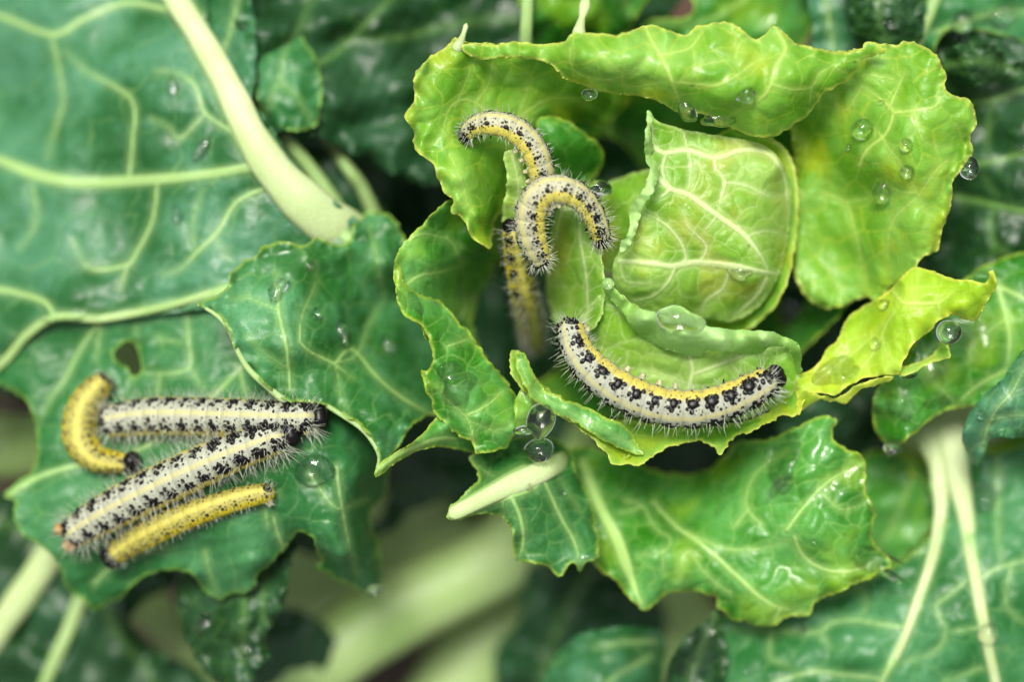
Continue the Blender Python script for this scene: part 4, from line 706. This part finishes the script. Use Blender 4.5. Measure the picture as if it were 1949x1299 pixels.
def caterpillar(path, width, roll, skin, label, side=1, head_end=0, nbig=13, hair_n=520, hair_len=1.0, w_prof=None, clasp='foot', headmat='black', spot=1.0, lift=.92, darkhead=True, hair_r=.48, head_k=.60):
    rg = np.random.default_rng(int(abs(path[0][0]) * 7 + abs(path[0][1])))
    P = np.array([(p[0], p[1], p[2] if len(p) > 2 else 0) for p in path], float)
    if len(path[0]) < 3:                                       # resting on whatever blade is below
        q = catmull(P, 8.0); zs = []
        for a, b, _ in q: zs.append(ray(a, b)[0].z * 1000)
        zs = np.array(zs); k = 9; zp = np.pad(zs, k, 'edge'); mx = np.array([np.percentile(zp[i:i + 2 * k + 1], 60) for i in range(len(zs))]); zp = np.pad(mx, k, 'edge')
        zs = np.array([zp[i:i + 2 * k + 1].mean() for i in range(len(zs))])
        q[:, 2] = zs + width * .5 * S * 1000 * lift
    else: q = catmull(P, 3.0)
    c = np.array([W(*p) for p in q])
    L_ = np.concatenate([[0], np.cumsum(np.linalg.norm(np.diff(c, axis=0), axis=1))]); tot = L_[-1]
    n = int(tot / (2.6 * S)); s = np.linspace(0, tot, n); c = np.stack([np.interp(s, L_, c[:, k]) for k in range(3)], 1)
    for _ in range(12): c[1:-1] = .25 * c[:-2] + .5 * c[1:-1] + .25 * c[2:]
    T = np.gradient(c, axis=0); T /= np.linalg.norm(T, axis=1)[:, None]
    Z = np.array([0, 0, 1.]); left = np.cross(Z, T); left /= np.linalg.norm(left, axis=1)[:, None]; up = np.cross(T, left)
    ph = R(roll) if np.isscalar(roll) else np.radians(np.interp(np.linspace(0, 1, n), np.linspace(0, 1, len(roll)), roll))[:, None]
    D = np.cos(ph) * up + np.sin(ph) * left * side; Pp = np.cross(T, D)
    t = s / tot; R0 = width * .5 * S
    wp = w_prof or [.70, .86, .96, 1, 1, 1, .98, .92, .82, .66]
    rad = R0 * np.interp(t, np.linspace(0, 1, len(wp)), wp)
    e0 = R0 * .8; rad = rad * np.sqrt(np.clip(1 - np.clip(1 - s / e0, 0, 1) ** 2, .002, 1)) * np.sqrt(np.clip(1 - np.clip(1 - (tot - s) / e0, 0, 1) ** 2, .002, 1))
    fs = t * 13; fr_ = fs - np.floor(fs)
    segd = np.minimum(fr_, 1 - fr_)
    rad = rad * (1 + .045 * np.sin(math.pi * fr_) - .05 * np.exp(-(segd / .05) ** 2) + .012 * np.cos(fr_ * 2 * math.pi * 5))
    na = 48; a = np.linspace(-math.pi, math.pi, na + 1)
    sq = 1 - .10 * np.clip(-np.cos(a[None] - 0), 0, 1)
    V = c[:, None] + (rad[:, None] * sq)[..., None] * (np.cos(a)[None, :, None] * D[:, None] + np.sin(a)[None, :, None] * Pp[:, None])
    i = np.arange(n - 1)[:, None] * (na + 1); j = np.arange(na)[None]
    F = np.stack([i + j, i + j + 1, i + na + 2 + j, i + na + 1 + j], -1).reshape(-1, 4)[:, ::-1]
    lat = np.tile(np.abs(np.degrees(a)), n)
    me = np_mesh('body', V.reshape(-1, 3), F, attrs=dict(along=np.repeat(s * 1000, na + 1), around=np.tile(a, n) * R0 * 1000, lat=lat, seg=np.repeat(segd, na + 1)))
    root = empty('caterpillar', tuple(c[n // 2] - Z * R0)); tag(root, label, 'caterpillar', 'caterpillars feeding on the cabbage')
    off = root.location.copy()
    def put(name, verts, faces, mat, **kw):
        o = link(name, np_mesh(name, np.asarray(verts) - np.array(off), faces, attrs=kw.get('attrs')), M[mat], root)
        if kw.get('stuff'): o['kind'] = 'stuff'
        if kw.get('label'): o['label'] = kw['label']
        return o
    me.transform(Matrix.Translation(-off)); link('body', me, M[skin], root)
    def at(tt, la):
        k = min(n - 1, max(0, int(tt * (n - 1)))); u = math.cos(la) * D[k] + math.sin(la) * Pp[k]
        return c[k] + u * rad[k], u, T[k], rad[k]
    hd_t = (lambda x: x) if head_end == 0 else (lambda x: 1 - x)     # 0 at the head
    spots = []; roots = []
    for sg in range(13):
        for sd_ in (-1, 1):
            hb = 1.0
            tt0 = hd_t((sg + .5) / 13)
            big = (1.28 if sg < 4 and darkhead else 1.0)
            for la, ds, r in ((25, -.05, .12), (46, .02, .225), (34, -.28, .105), (54, -.26, .105), (38, .28, .08), (15, .30, .055), (56, .28, .11), (96, .0, .05)):
                tt = tt0 + (ds + rg.uniform(-.03, .03)) / 13; r2 = r * big * spot * rg.uniform(.88, 1.15)
                if abs(tt - .5) > .485: continue
                la_ = R(la + rg.uniform(-4, 4)) * sd_
                spots.append((tt, la_, r2)); roots.append((tt, la_, .9)) if r2 > .09 else None
            for k in range(13):
                tt = tt0 + rg.uniform(-.5, .5) / 13; la_ = R(rg.uniform(12, 72)) * sd_
                if abs(tt - .5) < .485: spots.append((tt, la_, rg.uniform(.025, .055) * (1.3 if sg < 3 else 1)))
            for k in range(5):
                tt = tt0 + rg.uniform(-.5, .5) / 13; la_ = R(rg.uniform(72, 100)) * sd_
                if abs(tt - .5) < .485: spots.append((tt, la_, rg.uniform(.02, .035)))
    if darkhead:
        for k in range(16):
            spots.append((hd_t(rg.uniform(.02, .11)), R(rg.choice([-1, 1]) * rg.uniform(14, 75)), rg.uniform(.07, .14) * spot))
    for k in range(9): spots.append((hd_t(rg.uniform(.955, .985)), R(rg.uniform(-60, 60)), rg.uniform(.10, .18)))
    sv, sf_, s3 = unit_mesh('d', [(1, -.3), (1.02, 0), (.86, .28), (.5, .47)], 9)
    VV = []; FF = []; F3 = []; b = 0
    for tt, la_, r in spots:
        p, u, tg, rr = at(tt, la_)
        if rr < R0 * .3: continue
        bt = np.cross(u, tg); bt /= np.linalg.norm(bt); tg2 = np.cross(bt, u)
        rs = r * R0; e1 = rg.uniform(.85, 1.25)
        VV.append(p + rs * (sv[:, 0:1] * tg2 / e1 + sv[:, 1:2] * bt * e1 + sv[:, 2:3] * u * .75)); FF.append(sf_ + b); F3.append(s3 + b); b += len(sv)
    put('black_spots', np.concatenate(VV), [np.concatenate(FF), np.concatenate(F3)], 'black', stuff=True)
    # bristles
    for k in range(int(hair_n * .6)):
        la_ = rg.choice([-1, 1]) * (rg.uniform(8, 125) if k % 3 else rg.uniform(75, 125)); roots.append((rg.uniform(.02, .985), R(la_), rg.uniform(.35, 1.0)))
    for k in range(40): roots.append((hd_t(rg.uniform(.01, .05)), R(rg.uniform(-120, 120)), 1.1)); roots.append((hd_t(rg.uniform(.95, .99)), R(rg.uniform(-120, 120)), .9))
    VV = []; FF = []; b = 0; K = 6
    for tt, la_, ln in roots:
        p, u, tg, rr = at(tt, la_)
        d = u + tg * rg.normal(0, .28) + rg.normal(0, .16, 3); 
        d = d + tg * ((-.6 if tt < .06 else 0) + (.6 if tt > .94 else 0))
        d /= np.linalg.norm(d)
        ln2 = R0 * hair_len * ln * rg.uniform(.55, 1.05); bend = np.cross(d, rg.normal(0, 1, 3)); bend /= np.linalg.norm(bend) + 1e-9; bend *= rg.uniform(.05, .38)
        tk = np.linspace(0, 1, K)[:, None]; pts = p + d * tk * ln2 + bend * (tk ** 2) * ln2
        e1 = np.cross(d, [.3, .5, .8]); e1 /= np.linalg.norm(e1); e2 = np.cross(d, e1); hr = hair_r * S * (1 - .75 * tk)
        ring = np.stack([pts + e1 * hr, pts - .5 * e1 * hr + .87 * e2 * hr, pts - .5 * e1 * hr - .87 * e2 * hr], 1).reshape(-1, 3)
        VV.append(ring); i = np.arange(K - 1)[:, None] * 3; j = np.arange(3)[None]; j2 = (j + 1) % 3
        FF.append(np.stack([i + j, i + j2, i + 3 + j2, i + 3 + j], -1).reshape(-1, 4) + b); b += K * 3
    put('bristles', np.concatenate(VV), np.concatenate(FF), 'hair', stuff=True)
    # head capsule: two rounded lobes, sunk in the first segment
    kh = 0 if head_end == 0 else n - 1; sgn = -1 if head_end == 0 else 1
    hp = c[kh] + T[kh] * sgn * .06 * R0; Tm = T[kh] * sgn
    hv = []
    nu, nv = 20, 14
    hw = R0 * head_k
    for iv in range(nv + 1):
        f_ = math.pi * iv / nv
        for iu in range(nu):
            g_ = 2 * math.pi * iu / nu
            x = math.sin(f_) * math.cos(g_); y = math.sin(f_) * math.sin(g_); z_ = math.cos(f_)
            lobe = 1 - .13 * math.exp(-(y / .16) ** 2) * (1 if x > -.3 else 0)
            hv.append(hp + hw * lobe * (Tm * z_ * .85 + D[kh] * x * 1.02 + Pp[kh] * y * 1.12))
    hf = np.array([[iv * nu + iu, iv * nu + (iu + 1) % nu, (iv + 1) * nu + (iu + 1) % nu, (iv + 1) * nu + iu] for iv in range(nv) for iu in range(nu)])
    put('head', hv, hf, headmat)
    # claspers at the tail and the two rows of feet
    pv, pf, p3 = unit_mesh('p', [(1, -.4), (1.02, 0), (.85, .5), (.8, .9), (.95, 1.05), (.5, 1.2)], 10)
    lv, lf_, l3 = unit_mesh('l', [(1, -.3), (.85, .4), (.6, 1.0), (.3, 1.7), (.08, 2.1)], 8)
    for sg, kind in [(0, 'leg'), (1, 'leg'), (2, 'leg'), (5, 'proleg'), (6, 'proleg'), (7, 'proleg'), (8, 'proleg'), (12, 'clasper')]:
        for sd_ in (-1, 1):
            tail_ = kind == 'clasper' and clasp == 'orange'; la_ = R(70 if tail_ else 138) * sd_; p, u, tg, rr = at(hd_t((sg + (.86 if tail_ else .5)) / 13), la_)
            u2 = u + (Tm * .25 if kind == 'leg' else -Tm * (1.9 if clasp == 'orange' else .5) if kind == 'clasper' else 0); u2 = u2 / np.linalg.norm(u2)
            bt = np.cross(u2, tg); bt /= np.linalg.norm(bt); t2 = np.cross(bt, u2); rs = R0 * (.10 if kind == 'leg' else .19 if kind == 'proleg' else .36 if tail_ else .26)
            v0, f0, f3 = (lv, lf_, l3) if kind == 'leg' else (pv, pf, p3)
            put(kind, p + rs * (v0[:, 0:1] * t2 + v0[:, 1:2] * bt + v0[:, 2:3] * u2), [f0, f3], 'black' if kind == 'leg' else ('foot' if kind == 'proleg' else clasp))
    return root

W_ = 'cat_white'; Y_ = 'cat_ylw'
caterpillar([(886, 256, 1), (905, 240, 3), (935, 235, 4.5), (968, 242, 4.5), (998, 262, 4), (1018, 290, 3.5), (1028, 320, 2.5), (1034, 348, 1), (1034, 375, -3), (1026, 400, -8)], 52, 40, 'cat_mid',
  'white and yellow caterpillar arching out at the top with its head at its left end', side=1, hair_len=.72, hair_n=420, w_prof=[.62, .78, .9, .98, 1, 1, 1, .98, .9, .7], darkhead=False, spot=.85)
caterpillar([(1146, 458, 1), (1138, 432, 3), (1124, 402, 4.5), (1102, 376, 6), (1072, 362, 7), (1044, 362, 7), (1022, 378, 6.5), (1010, 408, 5.5), (1010, 442, 4.5), (1020, 476, 3), (1034, 505, 1)], 56, [40, 50, 45, 36, 28, 22], 'cat_mid',
  'caterpillar bent in a hook over the inner leaf, crossing the one above it', side=-1, hair_len=.85, hair_n=420, w_prof=[.62, .72, .8, .88, .96, 1, 1.04, 1.06, 1, .85, .62], spot=.85)
caterpillar([(972, 430, -4), (978, 460, -6), (985, 500, -9), (995, 550, -13), (1007, 596, -22), (1014, 635, -34), (1020, 660, -44)], 52, 10, Y_,
  'shaded caterpillar climbing out of the dark hollow behind the hooked one', side=1, hair_len=.8, hair_n=380)
caterpillar([(1086, 608, 1.5), (1088, 634, 2.5), (1100, 668, 3.2), (1128, 702, 3.8), (1166, 732, 4.2), (1212, 756, 4.4), (1262, 772, 4.5), (1316, 777, 4.6), (1368, 768, 4.6), (1414, 750, 4.6), (1450, 732, 4.4), (1476, 718, 4)], 72, [30, 32, 36, 36, 30, 22], W_,
  'longest caterpillar, curved like a bowl below the heart leaf', side=-1, head_end=1, hair_len=.85, hair_n=620, clasp='foot', w_prof=[.66, .82, .92, 1, 1, 1, 1, .96, .88, .76], spot=1.15)
caterpillar([(192, 806), (240, 798), (310, 793), (400, 795), (480, 797), (560, 799), (606, 795)], 74, 14, W_,
  'large speckled caterpillar lying level at the left with its black head at the dusty leaf', side=1, head_end=1, hair_len=1.15, hair_n=800, w_prof=[.78, .92, 1, 1, 1, 1, .98, .94, .88, .78], spot=1.0, lift=1.35)
caterpillar([(128, 1024), (170, 996), (250, 952), (340, 908), (430, 868), (500, 842), (552, 826)], 80, 8, W_,
  'large speckled caterpillar lying slanted below the level one with an orange tail', side=1, head_end=1, hair_len=1.15, hair_n=800, clasp='orange', w_prof=[.74, .88, .96, 1, 1, 1, .96, .9, .84, .74], spot=1.0, lift=.95)
caterpillar([(206, 716), (186, 738), (164, 768), (152, 806), (156, 844), (182, 872), (216, 880), (250, 882)], 66, [10, 5, 0, 10, 20], Y_,
  'small yellow caterpillar curled like a hook at the far left', side=-1, head_end=1, hair_len=.35, hair_n=160, headmat='black', clasp='brown', w_prof=[.62, .80, .95, 1.02, 1.05, 1, .88, .75, .66, .6], darkhead=False, spot=.5, lift=.95, head_k=.66)
caterpillar([(212, 1060), (250, 1034), (300, 1008), (370, 978), (430, 958), (480, 944), (524, 938)], 54, [5, 10, 20, 25], Y_,
  'small yellow caterpillar lowest of the four on the left leaf', side=1, head_end=0, hair_len=.6, hair_n=300, w_prof=[.78, .9, 1, 1, .96, .92, .88, .84, .78, .66], darkhead=False, spot=.62, lift=.98, head_k=.84)

# ================= water =================
def drop(px, py, rx, ry, ang, label, h=.9, flat=False, irr=.06, dz=0.0, cat='water drop', name='water_drop'):
    rg = np.random.default_rng(int(px * 31 + py)); loc, nor = ray(px, py)
    if px in HANG: loc = Vector(W(px, py, HANG[px])); nor = Vector((0, 0, 1))
    seg = 40; a = np.linspace(0, 2 * math.pi, seg, endpoint=False)
    k1, k2, k3 = rg.uniform(0, 6.28, 3)
    out = 1 + irr * (np.sin(2 * a + k1) * .6 + np.sin(3 * a + k2) * .7 + np.sin(5 * a + k3) * .35)
    ca, sa = math.cos(R(ang)), math.sin(R(ang)); V = []
    if flat:
        rings = np.linspace(1, 0.0, 12)[:-1]
        hh = h * min(rx, ry) * S
        def base(u, v):
            l, _ = ray(px + u, py + v); return l
        zc = loc.z
        for q in rings:
            for i in range(seg):
                u = rx * out[i] * q * math.cos(a[i]); v = ry * out[i] * q * math.sin(a[i]); x = u * ca - v * sa; y = u * sa + v * ca
                l = base(x, y); z = max(min(l.z, zc + .0015), zc - .0025)
                V.append((l.x, l.y, z + hh * (1 - q * q) ** .5 * (1 + .22 * q * math.sin(3 * a[i] + k1) + .16 * q * math.sin(5 * a[i] + 7 * q + k2)) - .00003))
        top = base(0, 0); V.append((top.x, top.y, top.z + hh))
        m = len(rings)
        for q in rings[::-1]:
            for i in range(seg):
                u = rx * out[i] * q * math.cos(a[i]); v = ry * out[i] * q * math.sin(a[i]); x = u * ca - v * sa; y = u * sa + v * ca
                l = base(x, y); z = max(min(l.z, zc + .0015), zc - .0025); V.append((l.x, l.y, z - .00008))
        V.append((top.x, top.y, top.z - .00008))
        F = []; T3 = []
        for r_ in range(m - 1):
            for i in range(seg): F.append([r_ * seg + i, r_ * seg + (i + 1) % seg, (r_ + 1) * seg + (i + 1) % seg, (r_ + 1) * seg + i])
        tp = m * seg
        for i in range(seg): T3.append([(m - 1) * seg + i, (m - 1) * seg + (i + 1) % seg, tp])
        b0 = tp + 1                                   # inner ring first
        for r_ in range(m - 1):
            for i in range(seg): F.append([b0 + r_ * seg + i, b0 + r_ * seg + (i + 1) % seg, b0 + (r_ + 1) * seg + (i + 1) % seg, b0 + (r_ + 1) * seg + i])
        bt = b0 + m * seg
        for i in range(seg): T3.append([b0 + (i + 1) % seg, b0 + i, bt]); F.append([b0 + (m - 1) * seg + i, b0 + (m - 1) * seg + (i + 1) % seg, (i + 1) % seg, i])
        V = np.array(V); F = np.array(F)[:, ::-1]; T3 = np.array(T3)[:, ::-1]
    else:
        N = (nor + Vector((0, 0, 1.8))).normalized(); X = Vector((ca, -sa, 0)); X = (X - N * X.dot(N)).normalized(); Y = N.cross(X)
        f0 = math.acos(-.55 if h > .7 else -.1); m = 16; Rz = h * (rx + ry) * .5 * S; bz = -math.cos(f0)
        for r_ in range(m):
            f_ = f0 * (1 - r_ / m); s_ = math.sin(f_)
            for i in range(seg):
                oi = 1 + (out[i] - 1) * s_
                V.append(loc + X * (rx * S * oi * s_ * math.cos(a[i])) + Y * (ry * S * oi * s_ * math.sin(a[i])) + N * (Rz * (math.cos(f_) + bz) - .00006 + dz * .001))
        V.append(loc + N * (Rz * (1 + bz) - .00006 + dz * .001)); V.append(loc - N * .00006 + N * dz * .001)
        F = np.array([[r_ * seg + i, r_ * seg + (i + 1) % seg, (r_ + 1) * seg + (i + 1) % seg, (r_ + 1) * seg + i] for r_ in range(m - 1) for i in range(seg)])
        T3 = np.array([[(m - 1) * seg + i, (m - 1) * seg + (i + 1) % seg, m * seg] for i in range(seg)] + [[(i + 1) % seg, i, m * seg + 1] for i in range(seg)])
        V = np.array([tuple(v) for v in V])
    me = np_mesh(name, V - np.array(loc), [F, T3])
    import bmesh
    bm = bmesh.new(); bm.from_mesh(me); bmesh.ops.recalc_face_normals(bm, faces=bm.faces); bm.to_mesh(me); bm.free()
    o = link(name, me, M['water']); o.location = loc
    tag(o, label, cat, 'water on the cabbage leaves')
    return o
HANG = {1122: 3, 1140: -4, 1804: 2.5, 1030: 3, 1026: -2, 996: 3.5, 1843: 0, 1697: -11, 1308: 4.5, 1368: 3.6, 712: -22, 1728: -2, 1292: 6.2}   # drops that hang from or straddle an edge: height in mm
G = [
 # x, y, rx, ry, angle, height, flat, irregular, label
 (1122, 180, 15, 12, 0, .9, 0, .05, 'small bright drop hanging under the arching rim at the top of the heart'),
 (1420, 181, 20, 15, -20, .7, 0, .14, 'clear crinkled drop on the arching rim right of its middle'),
 (1308, 208, 17, 27, -28, .6, 0, .12, 'left part of the water bead line along the rolled edge above the heart leaf'),
 (1368, 226, 36, 16, -8, .6, 0, .14, 'right part of the water bead line along the rolled edge above the heart leaf'),
 (1643, 246, 22, 21, 0, .8, 0, .03, 'round drop on the veins of the right cup leaf'),
 (1725, 276, 13, 13, 0, .95, 0, .03, 'small drop upper of two on the right cup leaf'),
 (1727, 326, 14, 13, 0, .95, 0, .04, 'small milky drop lower of two on the right cup leaf'),
 (1681, 362, 20, 24, 20, .8, 0, .06, 'larger drop lowest on the right cup leaf'),
 (1678, 195, 7, 5, 0, .9, 0, .03, 'tiny drop at the vein fork of the right cup leaf'),
 (1616, 281, 7, 6, 0, .9, 0, .03, 'tiny drop left below the round one on the cup leaf'),
 (1140, 356, 28, 14, 12, .7, 0, .06, 'shiny long drop behind the hooked caterpillar'),
 (1828, 40, 22, 23, 0, .9, 0, .06, 'blurred drop on the leaf stalk at the top right'),
 (1905, 32, 26, 20, -10, .7, 0, .15, 'blurred dark drop nearest the top right corner'),
 (1926, 82, 13, 15, 0, .9, 0, .04, 'drop under the dark one at the top right'),
 (1697, 45, 13, 9, 10, .6, 0, .15, 'broken drop on the crinkled dark leaf at the top'),
 (1628, 88, 24, 7, -20, .8, 0, .06, 'thin streak of water behind the yellow rim at the top'),
 (1843, 321, 19, 22, 0, .9, 0, .05, 'green drop hanging at the outer edge of the cup leaf'),
 (1880, 283, 5, 4, 0, .9, 0, .02, 'tiny drop on the dark leaf right of the cup leaf'),
 (1945, 276, 8, 9, 0, .9, 0, .02, 'drop cut by the right edge of the picture'),
 (1804, 633, 24, 24, 0, .95, 0, .03, 'big round clear drop at the edge of the yellow leaf'),
 (1684, 581, 11, 12, 0, .8, 0, .07, 'small drop at the upper vein of the yellow leaf'),
 (1667, 656, 11, 12, 0, .8, 0, .08, 'small drop in the middle of the yellow leaf'),
 (1592, 708, 46, 26, -12, .55, 1, .12, 'wide pool of water lying in the fold of the yellow leaf'),
 (1862, 528, 22, 12, -8, .7, 0, .06, 'drop caught in the curled tip of the yellow leaf'),
 (1758, 500, 14, 8, 0, .8, 0, .06, 'drop between the cup leaf and the yellow leaf'),
 (1292, 608, 44, 24, 14, .9, 0, .14, 'largest clear drop, on the curled rim in front of the heart leaf'),
 (1157, 540, 12, 11, 0, .8, 0, .05, 'small drop at the left start of the curled rim'),
 (1728, 711, 17, 12, 0, .8, 0, .08, 'blurred drop under the tip of the yellow leaf'),
 (1715, 772, 26, 30, 0, .35, 1, .20, 'wet shining patch on the rounded green leaf at the right'),
 (1778, 768, 34, 12, -10, .4, 1, .2, 'narrow wet patch on the rounded green leaf at the right'),
 (1697, 856, 17, 12, 0, .8, 0, .12, 'drop hanging under the rounded green leaf'),
 (1866, 790, 8, 9, 0, .9, 0, .03, 'small drop on the curling leaf tip at the right edge'),
 (1878, 1206, 20, 21, 0, .95, 0, .04, 'round drop sitting on the right pale rib at the bottom right'),
 (1524, 1198, 13, 12, 0, .9, 0, .05, 'small drop on a side vein below the toothed leaf tip'),
 (1423, 1281, 7, 6, 0, .9, 0, .03, 'tiny drop low on the big bottom right leaf'),
 (1655, 1066, 37, 24, 18, .5, 1, .12, 'pool of water at the right tip of the broad lower leaf'),
 (1550, 1031, 6, 5, 0, .9, 0, .03, 'tiny drop left of the pool on the broad lower leaf'),
 (1490, 880, 34, 50, 25, .22, 1, .30, 'wet film shining on the upper lobe of the broad lower leaf'),
 (1478, 930, 30, 10, -40, .25, 1, .3, 'tail of the wet film on the broad lower leaf'),
 (1007, 928, 7, 7, 0, .9, 0, .03, 'tiny drop left one on the cut-off rib leaf'),
 (1071, 938, 7, 6, 0, .9, 0, .03, 'tiny drop right one on the cut-off rib leaf'),
 (1026, 857, 28, 24, 0, .85, 0, .05, 'round dark drop under the lower left edge of the heart'),
 (1030, 800, 26, 38, 15, .8, 0, .08, 'tall clear drop hanging from the rim at the lower left of the heart'),
 (996, 820, 20, 9, 0, .7, 0, .1, 'small bright bead left of the tall clear drop'),
 (1195, 871, 7, 6, 0, .9, 0, .02, 'tiny bead on the toothed leaf edge under the longest caterpillar'),
 (597, 894, 38, 33, 10, .5, 0, .10, 'large green drop right of the left caterpillars'),
 (528, 556, 16, 30, 15, .55, 0, .20, 'glittering drop on the dusty pointed leaf'),
 (588, 508, 7, 14, 40, .5, 0, .2, 'small streak of water near the top of the dusty pointed leaf'),
 (602, 600, 9, 14, 0, .8, 0, .1, 'dim little drop in the middle of the dusty pointed leaf'),
 (650, 640, 14, 32, -8, .55, 0, .18, 'dim long drop on the shaded part of the dusty pointed leaf'),
 (740, 664, 11, 30, -18, .4, 0, .10, 'blurred bluish streak of water left of the heart'),
 (790, 580, 14, 24, -25, .5, 1, .15, 'drop on the rim of the cupped leaf left of the heart'),
 (868, 604, 18, 10, 30, .7, 0, .08, 'dark drop inside the cupped leaf left of the heart'),
 (868, 730, 40, 36, 40, .22, 1, .25, 'wet white patch on the glossy leaf edge'),
 (388, 1192, 23, 24, 20, .5, 0, .18, 'crinkled drop on the dark hanging leaf'),
 (483, 1125, 8, 22, 5, .6, 0, .08, 'long drop below the edge of the left leaf'),
 (470, 1240, 18, 22, 0, .5, 0, .2, 'drop at the tip of the dark hanging leaf'),
 (712, 1124, 18, 10, -15, .9, 0, .05, 'dark drop hanging from the tip of the left leaf lobe'),
 (329, 170, 14, 24, 0, .3, 0, .08, 'green water spot high on the large left leaf'),
 (385, 286, 14, 26, 35, .3, 0, .10, 'green water spot near the vein fork of the large left leaf'),
 (338, 410, 11, 22, 0, .3, 0, .08, 'dark water spot below the side vein of the large left leaf'),
 (1328, 1240, 40, 60, 20, .25, 1, .15, 'pool of water in the small dark cupped leaf at the bottom'),
 (1866, 945, 36, 30, 0, .35, 1, .12, 'green pool beside the right pale rib'),
 (1830, 892, 8, 8, 0, .9, 0, .03, 'tiny drop at the top of the right pale rib'),
 (1408, 520, 22, 14, 10, .45, 0, .2, 'crumpled clear drop on the thick vein of the heart leaf'),
 (1490, 600, 30, 24, 0, .6, 0, .12, 'bright drop in the gap right below the heart leaf'),
]
for x, y, rx, ry, an_, h, fl_, ir, lb_ in G: drop(x, y, rx, ry, an_, lb_, h, bool(fl_), ir)
